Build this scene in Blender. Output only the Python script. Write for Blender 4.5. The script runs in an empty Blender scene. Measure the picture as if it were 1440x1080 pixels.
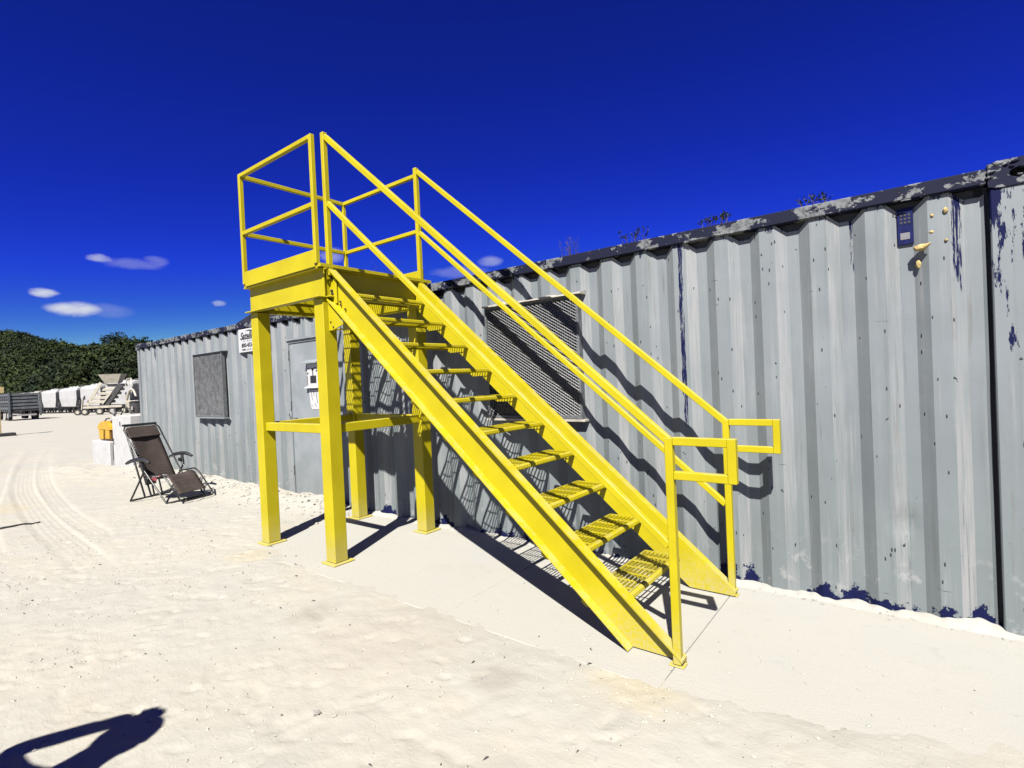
import bpy, bmesh, math, random
import numpy as np
from mathutils import Vector, Matrix, noise

random.seed(7)
rng = np.random.default_rng(7)
scn = bpy.context.scene
COL = scn.collection

# ------------------------------------------------------------------ camera
cam_d = bpy.data.cameras.new("camera")
cam = bpy.data.objects.new("camera", cam_d)
COL.objects.link(cam)
cam_d.sensor_width = 36.0
cam_d.lens = 737.13 / 1440 * 36.0
cam_d.clip_start = 0.05
cam_d.clip_end = 6000
cam.matrix_world = Matrix(((0.79374, 0.02885, 0.60757, 0.0),
                           (0.60658, 0.03663, -0.79418, 0.0),
                           (-0.04517, 0.99891, 0.01158, 1.55),
                           (0, 0, 0, 1)))
scn.camera = cam

# ------------------------------------------------------------------ light
SUN_TRAVEL = Vector((-0.36, 0.77, -1.0)).normalized()
TO_SUN = -SUN_TRAVEL
SUN_EL = math.asin(TO_SUN.z)
SUN_AZ = math.atan2(TO_SUN.x, TO_SUN.y)
sun_d = bpy.data.lights.new("sun", 'SUN')
sun_d.energy = 5.0
sun_d.angle = math.radians(0.5)
sun_d.color = (1.0, 0.955, 0.89)
sun = bpy.data.objects.new("sun", sun_d)
COL.objects.link(sun)
sun.rotation_euler = TO_SUN.to_track_quat('Z', 'Y').to_euler()
sun.location = (6, -8, 12)

world = bpy.data.worlds.new("World")
scn.world = world
world.use_nodes = True
wt = world.node_tree
for n in list(wt.nodes):
    wt.nodes.remove(n)


class NT:
    """small helper for node trees"""
    def __init__(self, tree):
        self.t = tree

    def n(self, typ, inputs=None, **props):
        nd = self.t.nodes.new(typ)
        for k, v in props.items():
            setattr(nd, k, v)
        if inputs:
            for k, v in inputs.items():
                s = nd.inputs[k]
                if isinstance(v, bpy.types.NodeSocket):
                    self.t.links.new(v, s)
                elif isinstance(v, bpy.types.Node):
                    self.t.links.new(v.outputs[0], s)
                else:
                    s.default_value = v
        return nd

    def math(self, op, a, b=0.0, c=0.0, clamp=False):
        return self.n('ShaderNodeMath', {0: a, 1: b, 2: c}, operation=op, use_clamp=clamp).outputs[0]

    def vmath(self, op, a, b=(0, 0, 0)):
        nd = self.n('ShaderNodeVectorMath', {0: a, 1: b}, operation=op)
        return nd.outputs['Value'] if op in ('DOT_PRODUCT', 'LENGTH', 'DISTANCE') else nd.outputs[0]

    def mix(self, fac, a, b, blend='MIX'):
        nd = self.n('ShaderNodeMix', data_type='RGBA', blend_type=blend)
        for i, v in ((0, fac), (6, a), (7, b)):
            s = nd.inputs[i]
            if isinstance(v, bpy.types.NodeSocket):
                self.t.links.new(v, s)
            else:
                if i != 0 and len(v) == 3:
                    v = (*v, 1)
                s.default_value = v
        return nd.outputs[2]

    def step(self, v, lo, hi):
        nd = self.n('ShaderNodeMapRange', {0: v, 1: lo, 2: hi, 3: 0.0, 4: 1.0}, interpolation_type='SMOOTHSTEP')
        return nd.outputs[0]

    def noise(self, vec, scale=5.0, detail=3.0, rough=0.5, dist=0.0):
        return self.n('ShaderNodeTexNoise', {'Vector': vec, 'Scale': scale, 'Detail': detail,
                                             'Roughness': rough, 'Distortion': dist}).outputs[0]

    def mapv(self, vec, scale=(1, 1, 1), loc=(0, 0, 0)):
        return self.n('ShaderNodeMapping', {'Vector': vec, 'Scale': scale, 'Location': loc}).outputs[0]


w = NT(wt)
sky = w.n('ShaderNodeTexSky')
sky.sky_type = 'NISHITA'
sky.sun_disc = False
sky.sun_elevation = SUN_EL
sky.sun_rotation = SUN_AZ
sky.altitude = 900
sky.air_density = 1.0
sky.dust_density = 0.25
sky.ozone_density = 3.0
tc = w.n('ShaderNodeTexCoord')
d = tc.outputs['Generated']
# deep polarised blue: the sky's own colour, saturated and graded channel by channel
sep = w.n('ShaderNodeSeparateColor', {0: sky.outputs[0]})
SKYG = ((5.0, 0.0055, 8.0e-5), (6.3, 0.0108, 3.6e-5), (5.55, 0.0, 0.0))
chans = []
for i in range(3):
    lim, a1, a5 = SKYG[i]
    v = w.math('MINIMUM', sep.outputs[i], lim)
    if i < 2:
        q = w.math('ADD', w.math('MULTIPLY', v, a1), w.math('MULTIPLY', w.math('POWER', v, 5.0), a5))
    else:
        q = w.math('MULTIPLY', w.math('POWER', v, 1.45), 0.0545)
    chans.append(w.math('MULTIPLY', q, 3.9 * 2 ** -0.30))
comb = w.n('ShaderNodeCombineColor', {0: chans[0], 1: chans[1], 2: chans[2]}).outputs[0]
# thin clouds: soft ellipses in the direction sphere, broken by noise
nz = w.n('ShaderNodeTexNoise', {'Vector': w.mapv(d, (14, 14, 34)), 'Scale': 1.6, 'Detail': 5.0, 'Roughness': 0.62})
warp = w.n('ShaderNodeVectorMath', {0: nz.outputs[1], 1: (0.5, 0.5, 0.5)}, operation='SUBTRACT').outputs[0]
cl = None
CLOUDS = [((-0.946, 0.252, 0.202), 0.015, 0.0055, 0.62), ((-0.934, 0.290, 0.198), 0.034, 0.008, 0.20),
          ((-0.928, 0.318, 0.206), 0.015, 0.008, 0.2),
          ((-0.970, 0.192, 0.151), 0.015, 0.0062, 0.85), ((-0.966, 0.223, 0.129), 0.030, 0.0105, 0.95),
          ((-0.955, 0.262, 0.128), 0.030, 0.010, 0.14),
          ((-0.906, 0.399, 0.145), 0.010, 0.0045, 0.5), ((-0.80, 0.545, 0.228), 0.022, 0.013, 0.4),
          ((-0.617, 0.757, 0.218), 0.022, 0.010, 0.4), ((-0.66, 0.72, 0.20), 0.05, 0.010, 0.2),
          ((-0.40, -0.90, 0.20), 0.10, 0.02, 0.6), ((0.7, -0.7, 0.15), 0.12, 0.02, 0.5), ((0.95, 0.3, 0.12), 0.1, 0.015, 0.5)]
for (dirv, sh, sv, amt) in CLOUDS:
    v = Vector(dirv).normalized()
    h = Vector((-v.y, v.x, 0)).normalized()
    u2 = v.cross(h)
    dd = w.vmath('ADD', d, w.vmath('MULTIPLY', warp, (0.016, 0.016, 0.012)))
    a = w.math('DIVIDE', w.vmath('DOT_PRODUCT', dd, tuple(h)), sh)
    b = w.math('DIVIDE', w.vmath('DOT_PRODUCT', w.vmath('SUBTRACT', dd, tuple(v)), tuple(u2)), sv)
    r2 = w.math('ADD', w.math('MULTIPLY', a, a), w.math('MULTIPLY', b, b))
    m = w.math('SUBTRACT', 1.0, w.step(r2, 0.0, 1.6))
    front = w.math('GREATER_THAN', w.vmath('DOT_PRODUCT', d, tuple(v)), 0.5)
    m = w.math('MULTIPLY', w.math('MULTIPLY', m, front), amt)
    cl = m if cl is None else w.math('MAXIMUM', cl, m)
frag = w.step(nz.outputs[0], 0.25, 0.62)
cl = w.math('MULTIPLY', cl, w.math('ADD', w.math('MULTIPLY', frag, 0.5), 0.5))
CLOUD_RGB = (2.25, 2.35, 2.55)
skyc = w.mix(cl, comb, CLOUD_RGB)
bg = w.n('ShaderNodeBackground', {0: skyc, 1: 0.1})
w.n('ShaderNodeOutputWorld', {0: bg.outputs[0]})

scn.view_settings.view_transform = 'Standard'
scn.view_settings.look = 'None'
scn.view_settings.exposure = 1.66
scn.view_settings.gamma = 1.0
scn.view_settings.use_curve_mapping = False
scn.render.engine = 'CYCLES'
scn.cycles.max_bounces = 5
scn.cycles.diffuse_bounces = 1
scn.cycles.glossy_bounces = 2
scn.cycles.use_denoising = True


# ------------------------------------------------------------------ helpers
def tag(o, label=None, cat=None, group=None, kind=None):
    if label: o['label'] = label
    if cat: o['category'] = cat
    if group: o['group'] = group
    if kind: o['kind'] = kind
    return o


def empty(name, loc=(0, 0, 0), rz=0.0, label=None, cat=None, group=None, kind=None):
    o = bpy.data.objects.new(name, None)
    o.empty_display_size = 0.2
    COL.objects.link(o)
    o.location = loc
    o.rotation_euler = (0, 0, rz)
    return tag(o, label, cat, group, kind)


class MB:
    """collects vertices and faces; build() links them as one mesh object"""
    def __init__(self):
        self.v = []
        self.f = []
        self.sm = []

    def add(self, vs, fs, smooth=False):
        o = len(self.v)
        self.v.extend([tuple(p) for p in vs])
        for q in fs:
            self.f.append(tuple(i + o for i in q))
            self.sm.append(smooth)
        return self

    def box(self, a, b, bev=0.0):
        x0, y0, z0 = a
        x1, y1, z1 = b
        if x0 > x1: x0, x1 = x1, x0
        if y0 > y1: y0, y1 = y1, y0
        if z0 > z1: z0, z1 = z1, z0
        c = Vector(((x0 + x1) / 2, (y0 + y1) / 2, (z0 + z1) / 2))
        return self.obox(c, Vector((1, 0, 0)), Vector((0, 1, 0)), Vector((0, 0, 1)),
                         (x1 - x0) / 2, (y1 - y0) / 2, (z1 - z0) / 2, bev)

    def obox(self, c, X, Y, Z, hx, hy, hz, bev=0.0):
        c = Vector(c)
        if bev <= 0:
            vs = [c + X * sx * hx + Y * sy * hy + Z * sz * hz for sz in (-1, 1) for sy in (-1, 1) for sx in (-1, 1)]
            return self.add(vs, [(0, 2, 3, 1), (4, 5, 7, 6), (0, 1, 5, 4), (2, 6, 7, 3), (0, 4, 6, 2), (1, 3, 7, 5)])
        # chamfered box: bevel the four long edges + ends via 24 verts
        b = min(bev, hx * .49, hy * .49, hz * .49)
        vs = []
        idx = {}
        for sx in (-1, 1):
            for sy in (-1, 1):
                for sz in (-1, 1):
                    for ax in range(3):
                        p = [sx * hx, sy * hy, sz * hz]
                        for k in range(3):
                            if k != ax:
                                p[k] -= (sx, sy, sz)[k] * b
                        idx[(sx, sy, sz, ax)] = len(vs)
                        vs.append(c + X * p[0] + Y * p[1] + Z * p[2])
        fs = []
        for ax in range(3):
            o1, o2 = [k for k in range(3) if k != ax]
            for s in (-1, 1):
                q = []
                for (p, r) in ((-1, -1), (1, -1), (1, 1), (-1, 1)):
                    t = [0, 0, 0]
                    t[ax] = s; t[o1] = p; t[o2] = r
                    q.append(idx[(t[0], t[1], t[2], ax)])
                fs.append(tuple(q) if (s > 0) == (ax != 1) else tuple(reversed(q)))
        for ax in range(3):   # edges parallel to ax
            o1, o2 = [k for k in range(3) if k != ax]
            for s1 in (-1, 1):
                for s2 in (-1, 1):
                    q = []
                    for (e, face) in ((-1, o1), (1, o1), (1, o2), (-1, o2)):
                        t = [0, 0, 0]
                        t[ax] = e; t[o1] = s1; t[o2] = s2
                        q.append(idx[(t[0], t[1], t[2], face)])
                    fs.append(tuple(q))
        for sx in (-1, 1):
            for sy in (-1, 1):
                for sz in (-1, 1):
                    fs.append(tuple(idx[(sx, sy, sz, a)] for a in range(3)))
        return self.add(vs, fs)

    def bar(self, a, b, w_, h_, up=(0, 0, 1), bev=0.0, ext=0.0):
        """rectangular bar from a to b; w_ across, h_ along up"""
        a = Vector(a); b = Vector(b)
        Xd = (b - a)
        L = Xd.length
        Xd.normalize()
        U = Vector(up)
        Yd = U.cross(Xd).normalized()
        Zd = Xd.cross(Yd).normalized()
        return self.obox((a + b) / 2, Xd, Yd, Zd, L / 2 + ext, w_ / 2, h_ / 2, bev)

    def tube(self, pts, r, seg=8, closed=False, caps=True, radii=None):
        pts = [Vector(p) for p in pts]
        n = len(pts)
        rings = []
        prev = None
        for i, p in enumerate(pts):
            if closed:
                t = (pts[(i + 1) % n] - pts[i - 1]).normalized()
            elif i == 0:
                t = (pts[1] - pts[0]).normalized()
            elif i == n - 1:
                t = (pts[-1] - pts[-2]).normalized()
            else:
                t = ((pts[i + 1] - p).normalized() + (p - pts[i - 1]).normalized()).normalized()
            if prev is None:
                ref = Vector((0, 0, 1)) if abs(t.z) < 0.9 else Vector((1, 0, 0))
                u = t.cross(ref).normalized()
            else:
                u = (prev - t * prev.dot(t)).normalized()
            prev = u
            v = t.cross(u)
            rr = radii[i] if radii else r
            rings.append([p + (u * math.cos(2 * math.pi * k / seg) + v * math.sin(2 * math.pi * k / seg)) * rr for k in range(seg)])
        vs = [q for rg in rings for q in rg]
        fs = []
        m = n if closed else n - 1
        for i in range(m):
            j = (i + 1) % n
            for k in range(seg):
                k2 = (k + 1) % seg
                fs.append((i * seg + k, i * seg + k2, j * seg + k2, j * seg + k))
        self.add(vs, fs, True)
        if caps and not closed:
            self.add(rings[0], [tuple(reversed(range(seg)))])
            self.add(rings[-1], [tuple(range(seg))])
        return self

    def cyl(self, a, b, r, seg=16, r2=None):
        return self.tube([a, b], r, seg, radii=[r, r2 if r2 is not None else r])

    def prism(self, poly, d_from, d_to, axis='Y'):
        """extrude a 2D polygon (pairs) along an axis; poly gives the other two coordinates in order"""
        def P(p, dd):
            if axis == 'Y': return (p[0], dd, p[1])
            if axis == 'X': return (dd, p[0], p[1])
            return (p[0], p[1], dd)
        n = len(poly)
        vs = [P(p, d_from) for p in poly] + [P(p, d_to) for p in poly]
        fs = [tuple(range(n)), tuple(reversed(range(n, 2 * n)))]
        for i in range(n):
            j = (i + 1) % n
            fs.append((i, i + n, j + n, j))
        return self.add(vs, fs)

    def blob(self, c, rx, ry, rz, seed=0, amp=0.25, sub=2, freq=1.5):
        bm = bmesh.new()
        bmesh.ops.create_icosphere(bm, subdivisions=sub, radius=1.0)
        for v in bm.verts:
            k = 1 + amp * noise.noise(v.co * freq + Vector((seed * 7.3, seed * 3.1, seed)))
            v.co = Vector((c[0] + v.co.x * rx * k, c[1] + v.co.y * ry * k, c[2] + v.co.z * rz * k))
        vs = [v.co.copy() for v in bm.verts]
        fs = [tuple(v.index for v in f.verts) for f in bm.faces]
        bm.free()
        return self.add(vs, fs, True)

    def build(self, name, material, parent=None, label=None, cat=None, group=None, kind=None, world=True, fixn=True):
        me = bpy.data.meshes.new(name)
        vs = self.v
        if parent is not None and world:
            M = wmat(parent).inverted()
            vs = [tuple(M @ Vector(p)) for p in vs]
        me.from_pydata([tuple(p) for p in vs], [], self.f)
        if fixn:
            bm = bmesh.new()
            bm.from_mesh(me)
            bmesh.ops.recalc_face_normals(bm, faces=bm.faces)
            bm.to_mesh(me)
            bm.free()
        me.polygons.foreach_set('use_smooth', self.sm if len(self.sm) == len(me.polygons) else [False] * len(me.polygons))
        me.materials.append(material)
        o = bpy.data.objects.new(name, me)
        COL.objects.link(o)
        o.parent = parent
        return tag(o, label, cat, group, kind)


def wmat(o):
    m = Matrix.LocRotScale(o.location, o.rotation_euler, o.scale)
    return wmat(o.parent) @ m if o.parent else m


def share(src, name, loc, parent, rot=None):
    o = src.copy()
    o.name = name
    COL.objects.link(o)
    o.parent = parent
    o.location = loc
    if rot: o.rotation_euler = rot
    return o


def copy_tree(o, parent=None):
    c = o.copy()
    COL.objects.link(c)
    if parent is not None: c.parent = parent
    for ch in [k for k in bpy.data.objects if k.parent == o]:
        copy_tree(ch, c)
    return c


# ------------------------------------------------------------------ materials
MATS = {}
ALB = 0.61


def material(name, build):
    m = bpy.data.materials.new(name)
    m.use_nodes = True
    t = m.node_tree
    for n in list(t.nodes):
        t.nodes.remove(n)
    k = NT(t)
    out = k.n('ShaderNodeOutputMaterial')
    bs = k.n('ShaderNodeBsdfPrincipled')
    t.links.new(bs.outputs[0], out.inputs[0])
    pos = k.n('ShaderNodeNewGeometry').outputs['Position']
    build(k, bs, pos)
    MATS[name] = m
    return m


def setin(k, bs, **kw):
    for a, v in kw.items():
        if a == 'Base_Color':      # overall reflectance of the place, matched to the exposure
            v = k.mix(1.0, v, (ALB, ALB, ALB), 'MULTIPLY')
        s = bs.inputs[a.replace('_', ' ')]
        if isinstance(v, bpy.types.NodeSocket):
            k.t.links.new(v, s)
        else:
            s.default_value = (*v, 1) if isinstance(v, tuple) and len(v) == 3 else v


def bump(k, bs, h, strength, dist):
    b = k.n('ShaderNodeBump', {'Height': h, 'Strength': strength, 'Distance': dist})
    k.t.links.new(b.outputs[0], bs.inputs['Normal'])


def plain(name, col, rough=0.6, metal=0.0, var=0.15, scale=9.0, bmp=0.0, dirt=None, dirt_amt=0.3, spec=0.5):
    def f(k, bs, pos):
        n1 = k.noise(pos, scale, 5, 0.6)
        dark = tuple(c * (1 - var) for c in col)
        lite = tuple(min(1, c * (1 + var)) for c in col)
        c = k.mix(k.step(n1, 0.3, 0.7), dark, lite)
        if dirt:
            n2 = k.noise(pos, scale * 2.3, 6, 0.7)
            c = k.mix(k.math('MULTIPLY', k.step(n2, 0.48, 0.68), dirt_amt), c, dirt)
        setin(k, bs, Base_Color=c, Roughness=rough, Metallic=metal, Specular_IOR_Level=spec)
        if bmp:
            bump(k, bs, k.noise(pos, scale * 12, 4, 0.6), bmp, 0.002)
    return material(name, f)


def f_yellow(k, bs, pos):
    n1 = k.noise(pos, 3.0, 4, 0.6)
    n2 = k.noise(pos, 60.0, 4, 0.65)
    c = k.mix(k.step(n1, 0.3, 0.7), (0.42, 0.352, 0.003), (0.48, 0.405, 0.004))
    sp = k.step(k.noise(pos, 130.0, 3, 0.7), 0.70, 0.76)
    c = k.mix(k.math('MULTIPLY', sp, 0.5), c, (0.20, 0.15, 0.02))
    z_ = k.n('ShaderNodeSeparateXYZ', {0: pos}).outputs[2]
    low = k.math('MULTIPLY', k.step(z_, 0.35, 0.0), k.step(n2, 0.35, 0.62))
    c = k.mix(k.math('MULTIPLY', low, 0.45), c, (0.42, 0.38, 0.28))
    nup = k.n('ShaderNodeSeparateXYZ', {0: k.n('ShaderNodeNewGeometry').outputs['Normal']}).outputs[2]
    dustm = k.math('MULTIPLY', k.step(nup, 0.4, 0.95), k.step(k.noise(pos, 11.0, 5, 0.7), 0.42, 0.62))
    c = k.mix(k.math('MULTIPLY', dustm, 0.35), c, (0.44, 0.41, 0.30))
    scf = k.math('MULTIPLY', k.math('GREATER_THAN', k.noise(k.mapv(pos, (14, 14, 50), (1, 1, 1)), 1.0, 4, 0.75), 0.72), k.step(k.noise(pos, 2.0, 2), 0.48, 0.6))
    c = k.mix(k.math('MULTIPLY', scf, 0.6), c, (0.16, 0.11, 0.03))
    setin(k, bs, Base_Color=c, Roughness=k.math('ADD', 0.36, k.math('MULTIPLY', n1, 0.22)), Specular_IOR_Level=0.3)
    bump(k, bs, k.math('ADD', n2, k.math('MULTIPLY', k.noise(pos, 9.0, 3), 2.0)), 0.15, 0.003)


YELLOW = material("yellow_enamel", f_yellow)


def f_panel(k, bs, pos):
    xyz = k.n('ShaderNodeSeparateXYZ', {0: pos})
    x, z = xyz.outputs[0], xyz.outputs[2]
    st = k.noise(k.mapv(pos, (26, 26, 0.9)), 1.0, 6, 0.65)       # vertical streaks
    st2 = k.noise(k.mapv(pos, (70, 70, 2.2), (3, 1, 0)), 1.0, 5, 0.7)
    bl = k.noise(pos, 1.3, 4, 0.55)
    c = k.mix(k.step(bl, 0.3, 0.7), (0.172, 0.196, 0.208), (0.205, 0.230, 0.243))
    # slightly greener towards the weathered foot
    c = k.mix(k.math('MULTIPLY', k.step(z, 1.6, 0.2), 0.5), c, (0.150, 0.178, 0.172))
    # chalky runs and rubbed paint
    ch = k.math('MULTIPLY', k.step(st, 0.50, 0.72), k.step(k.noise(pos, 2.1, 3, 0.6), 0.35, 0.6))
    c = k.mix(k.math('MULTIPLY', ch, 0.5), c, (0.30, 0.305, 0.305))
    # chalked band on the +x slope of every rib
    nx = k.n('ShaderNodeSeparateXYZ', {0: k.n('ShaderNodeNewGeometry').outputs['Normal']}).outputs[0]
    rub = k.math('MULTIPLY', k.step(nx, 0.2, 0.5), k.math('MULTIPLY', k.step(st2, 0.30, 0.62), k.math('ADD', 0.25, k.step(k.noise(k.mapv(pos, (2.7, 0, 0.5), (3, 1, 1)), 1.0, 3, 0.6), 0.40, 0.60))))
    c = k.mix(k.math('MULTIPLY', rub, 0.45), c, (0.33, 0.32, 0.315))
    # grime streaks
    gr = k.step(k.noise(k.mapv(pos, (40, 40, 1.2), (9, 0, 4)), 1.0, 5, 0.7), 0.60, 0.76)
    c = k.mix(k.math('MULTIPLY', gr, 0.6), c, (0.085, 0.095, 0.095))
    gr2 = k.math('MULTIPLY', k.step(k.noise(k.mapv(pos, (9, 9, 0.5), (3, 0, 8)), 1.0, 6, 0.7), 0.54, 0.70), 0.4)
    c = k.mix(gr2, c, (0.12, 0.14, 0.14))
    br = k.math('MULTIPLY', k.step(k.noise(k.mapv(pos, (17, 17, 0.8), (8, 2, 5)), 1.0, 7, 0.75), 0.57, 0.70), 0.45)
    c = k.mix(br, c, (0.13, 0.115, 0.09))
    # big pale scuffs near the foot
    sc = k.math('MULTIPLY', k.step(k.noise(pos, 7.0, 6, 0.7), 0.56, 0.66), k.step(z, 0.55, 0.1))
    c = k.mix(k.math('MULTIPLY', sc, 0.55), c, (0.36, 0.36, 0.35))
    # pits and chips
    wn = k.n('ShaderNodeTexNoise', {'Vector': pos, 'Scale': 38.0, 'Detail': 3.0})
    wob = k.vmath('ADD', k.mapv(pos, (1, 1, 0.75)), k.vmath('MULTIPLY', k.vmath('SUBTRACT', wn.outputs[1], (.5, .5, .5)), (.055, .055, .055)))
    vo = k.n('ShaderNodeTexVoronoi', {'Vector': wob, 'Scale': 15.0, 'Randomness': 1.0})
    rnd = k.n('ShaderNodeSeparateColor', {0: vo.outputs['Color']}).outputs[0]
    pit = k.math('MULTIPLY', k.math('LESS_THAN', k.math('ADD', vo.outputs['Distance'], k.math('MULTIPLY', k.noise(pos, 90, 2), 0.12)), 0.17),
                 k.math('GREATER_THAN', rnd, 0.89))
    vo2 = k.n('ShaderNodeTexVoronoi', {'Vector': k.mapv(pos, (1, 1, 0.35), (5, 5, 5)), 'Scale': 38.0})
    rnd2 = k.n('ShaderNodeSeparateColor', {0: vo2.outputs['Color']}).outputs[1]
    pit2 = k.math('MULTIPLY', k.math('LESS_THAN', vo2.outputs['Distance'], 0.18), k.math('GREATER_THAN', rnd2, 0.93))
    chip = k.math('MAXIMUM', pit, pit2)
    scr = k.math('MULTIPLY', k.math('GREATER_THAN', k.noise(k.mapv(pos, (5, 5, 60), (7, 3, 1)), 1.0, 4, 0.7), 0.71), k.step(k.noise(pos, 2.6, 2), 0.5, 0.6))
    chip = k.math('MAXIMUM', chip, scr)
    chip = k.math('MAXIMUM', chip, k.math('GREATER_THAN', k.noise(k.mapv(pos, (120, 120, 7), (1, 9, 1)), 1.0, 5, 0.75), 0.735))
    c = k.mix(k.math('MULTIPLY', chip, 0.9), c, (0.012, 0.014, 0.02))
    # navy undercoat where the grey has peeled: the foot, under the top rail, and a few runs
    NAVY = (0.008, 0.011, 0.050)
    e = k.noise(pos, 9.0, 6, 0.62)
    e2 = k.noise(k.mapv(pos, (3.3, 3.3, 0.1)), 1.0, 2, 0.5)
    hgt = k.math('ADD', k.math('MULTIPLY', k.math('SUBTRACT', k.noise(pos, 13.0, 8, 0.72), 0.5), 0.40), k.math('MULTIPLY', k.math('SUBTRACT', e2, 0.50), 0.62))
    foot = k.step(k.math('SUBTRACT', k.math('ADD', hgt, 0.032), z), -0.004, 0.004)
    topz = k.math('SUBTRACT', k.math('ADD', 0.0, z), 2.47)
    top = k.step(k.math('ADD', topz, k.math('MULTIPLY', k.math('SUBTRACT', k.noise(k.mapv(pos, (22, 22, 4)), 1.0, 5, 0.7), 0.50), 0.42)), 0.030, 0.038)
    nav = k.math('MAXIMUM', foot, k.math('MULTIPLY', top, 0.85))

    def run(xc, wd, z0, z1, thr):
        g = k.math('SUBTRACT', 1.0, k.step(k.math('ABSOLUTE', k.math('SUBTRACT', x, xc)), wd * 0.3, wd))
        v = k.math('MULTIPLY', k.step(z, z0, z0 + 0.35), k.math('SUBTRACT', 1.0, k.step(z, z1, z1 + 0.05)))
        nn = k.noise(k.mapv(pos, (75, 75, 5.5), (xc, 0, 0)), 1.0, 6, 0.75)
        return k.step(k.math('ADD', nn, k.math('MULTIPLY', k.math('MULTIPLY', g, v), 0.34)), thr - 0.01, thr + 0.03)
    for (xc, wd, z0, z1, thr) in ((-1.372, 0.035, 0.9, 2.6, 0.80), (0.222, 0.040, 1.75, 2.6, 0.79), (-0.285, 0.02, 1.9, 2.6, 0.83),
                                  (-3.0, 0.03, 1.6, 2.6, 0.84), (-11.9, 0.03, 2.0, 2.6, 0.82)):
        nav = k.math('MAXIMUM', nav, run(xc, wd, z0, z1, thr))
    post = k.math('MULTIPLY', k.math('GREATER_THAN', x, 0.352), k.math('LESS_THAN', x, 0.76))       # the corner post has lost much more of its grey
    pn = k.noise(k.mapv(pos, (16, 16, 3.0), (2, 0, 0.35)), 1.0, 7, 0.68)
    pz = k.math('ADD', k.math('MULTIPLY', k.step(z, 1.75, 2.2), 0.14), k.math('MULTIPLY', k.step(z, 0.5, 0.05), 0.10))
    nav = k.math('MAXIMUM', nav, k.math('MULTIPLY', post, k.step(k.math('ADD', pn, pz), 0.635, 0.65)))
    c = k.mix(nav, c, NAVY)
    setin(k, bs, Base_Color=c, Roughness=0.6, Specular_IOR_Level=k.math('SUBTRACT', 0.25, k.math('MULTIPLY', nav, 0.2)))
    b = k.math('SUBTRACT', k.math('ADD', k.math('MULTIPLY', st, 0.3), k.math('MULTIPLY', k.noise(pos, 3.5, 3), 0.9)), k.math('MULTIPLY', k.math('ADD', nav, chip), 0.25))
    bump(k, bs, b, 0.35, 0.012)


PANEL = material("weathered_grey_container_paint", f_panel)


def f_rail(k, bs, pos):
    a = k.noise(k.mapv(pos, (5, 5, 9)), 1.0, 8, 0.68)
    b2 = k.noise(pos, 28.0, 5, 0.7)
    m = k.step(k.math('ADD', a, k.math('MULTIPLY', k.math('SUBTRACT', b2, 0.5), 0.25)), 0.51, 0.53)
    gm = k.mix(k.step(b2, 0.4, 0.6), (0.10, 0.11, 0.115), (0.19, 0.20, 0.205))
    c = k.mix(m, (0.012, 0.014, 0.032), gm)
    rust = k.step(k.noise(pos, 4.0, 5, 0.7), 0.60, 0.72)
    c = k.mix(k.math('MULTIPLY', rust, 0.5), c, (0.06, 0.045, 0.045))
    setin(k, bs, Base_Color=c, Roughness=0.7, Specular_IOR_Level=0.08)
    bump(k, bs, m, 0.5, 0.006)


RAIL = material("peeling_navy_rail_paint", f_rail)


def f_door(k, bs, pos):
    bl = k.noise(pos, 3.0, 5, 0.6)
    c = k.mix(k.step(bl, 0.3, 0.7), (0.20, 0.225, 0.235), (0.26, 0.285, 0.30))
    st = k.noise(k.mapv(pos, (22, 22, 2.0)), 1.0, 6, 0.7)
    c = k.mix(k.math('MULTIPLY', k.step(st, 0.55, 0.75), 0.5), c, (0.13, 0.15, 0.15))
    z = k.n('ShaderNodeSeparateXYZ', {0: pos}).outputs[2]
    c = k.mix(k.math('MULTIPLY', k.step(z, 0.9, 0.1), 0.4), c, (0.15, 0.17, 0.155))
    sp = k.step(k.noise(pos, 40, 4, 0.7), 0.66, 0.70)
    c = k.mix(k.math('MULTIPLY', sp, 0.6), c, (0.05, 0.055, 0.06))
    setin(k, bs, Base_Color=c, Roughness=0.55)
    bump(k, bs, bl, 0.4, 0.01)


DOOR = material("dented_grey_door_paint", f_door)


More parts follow.
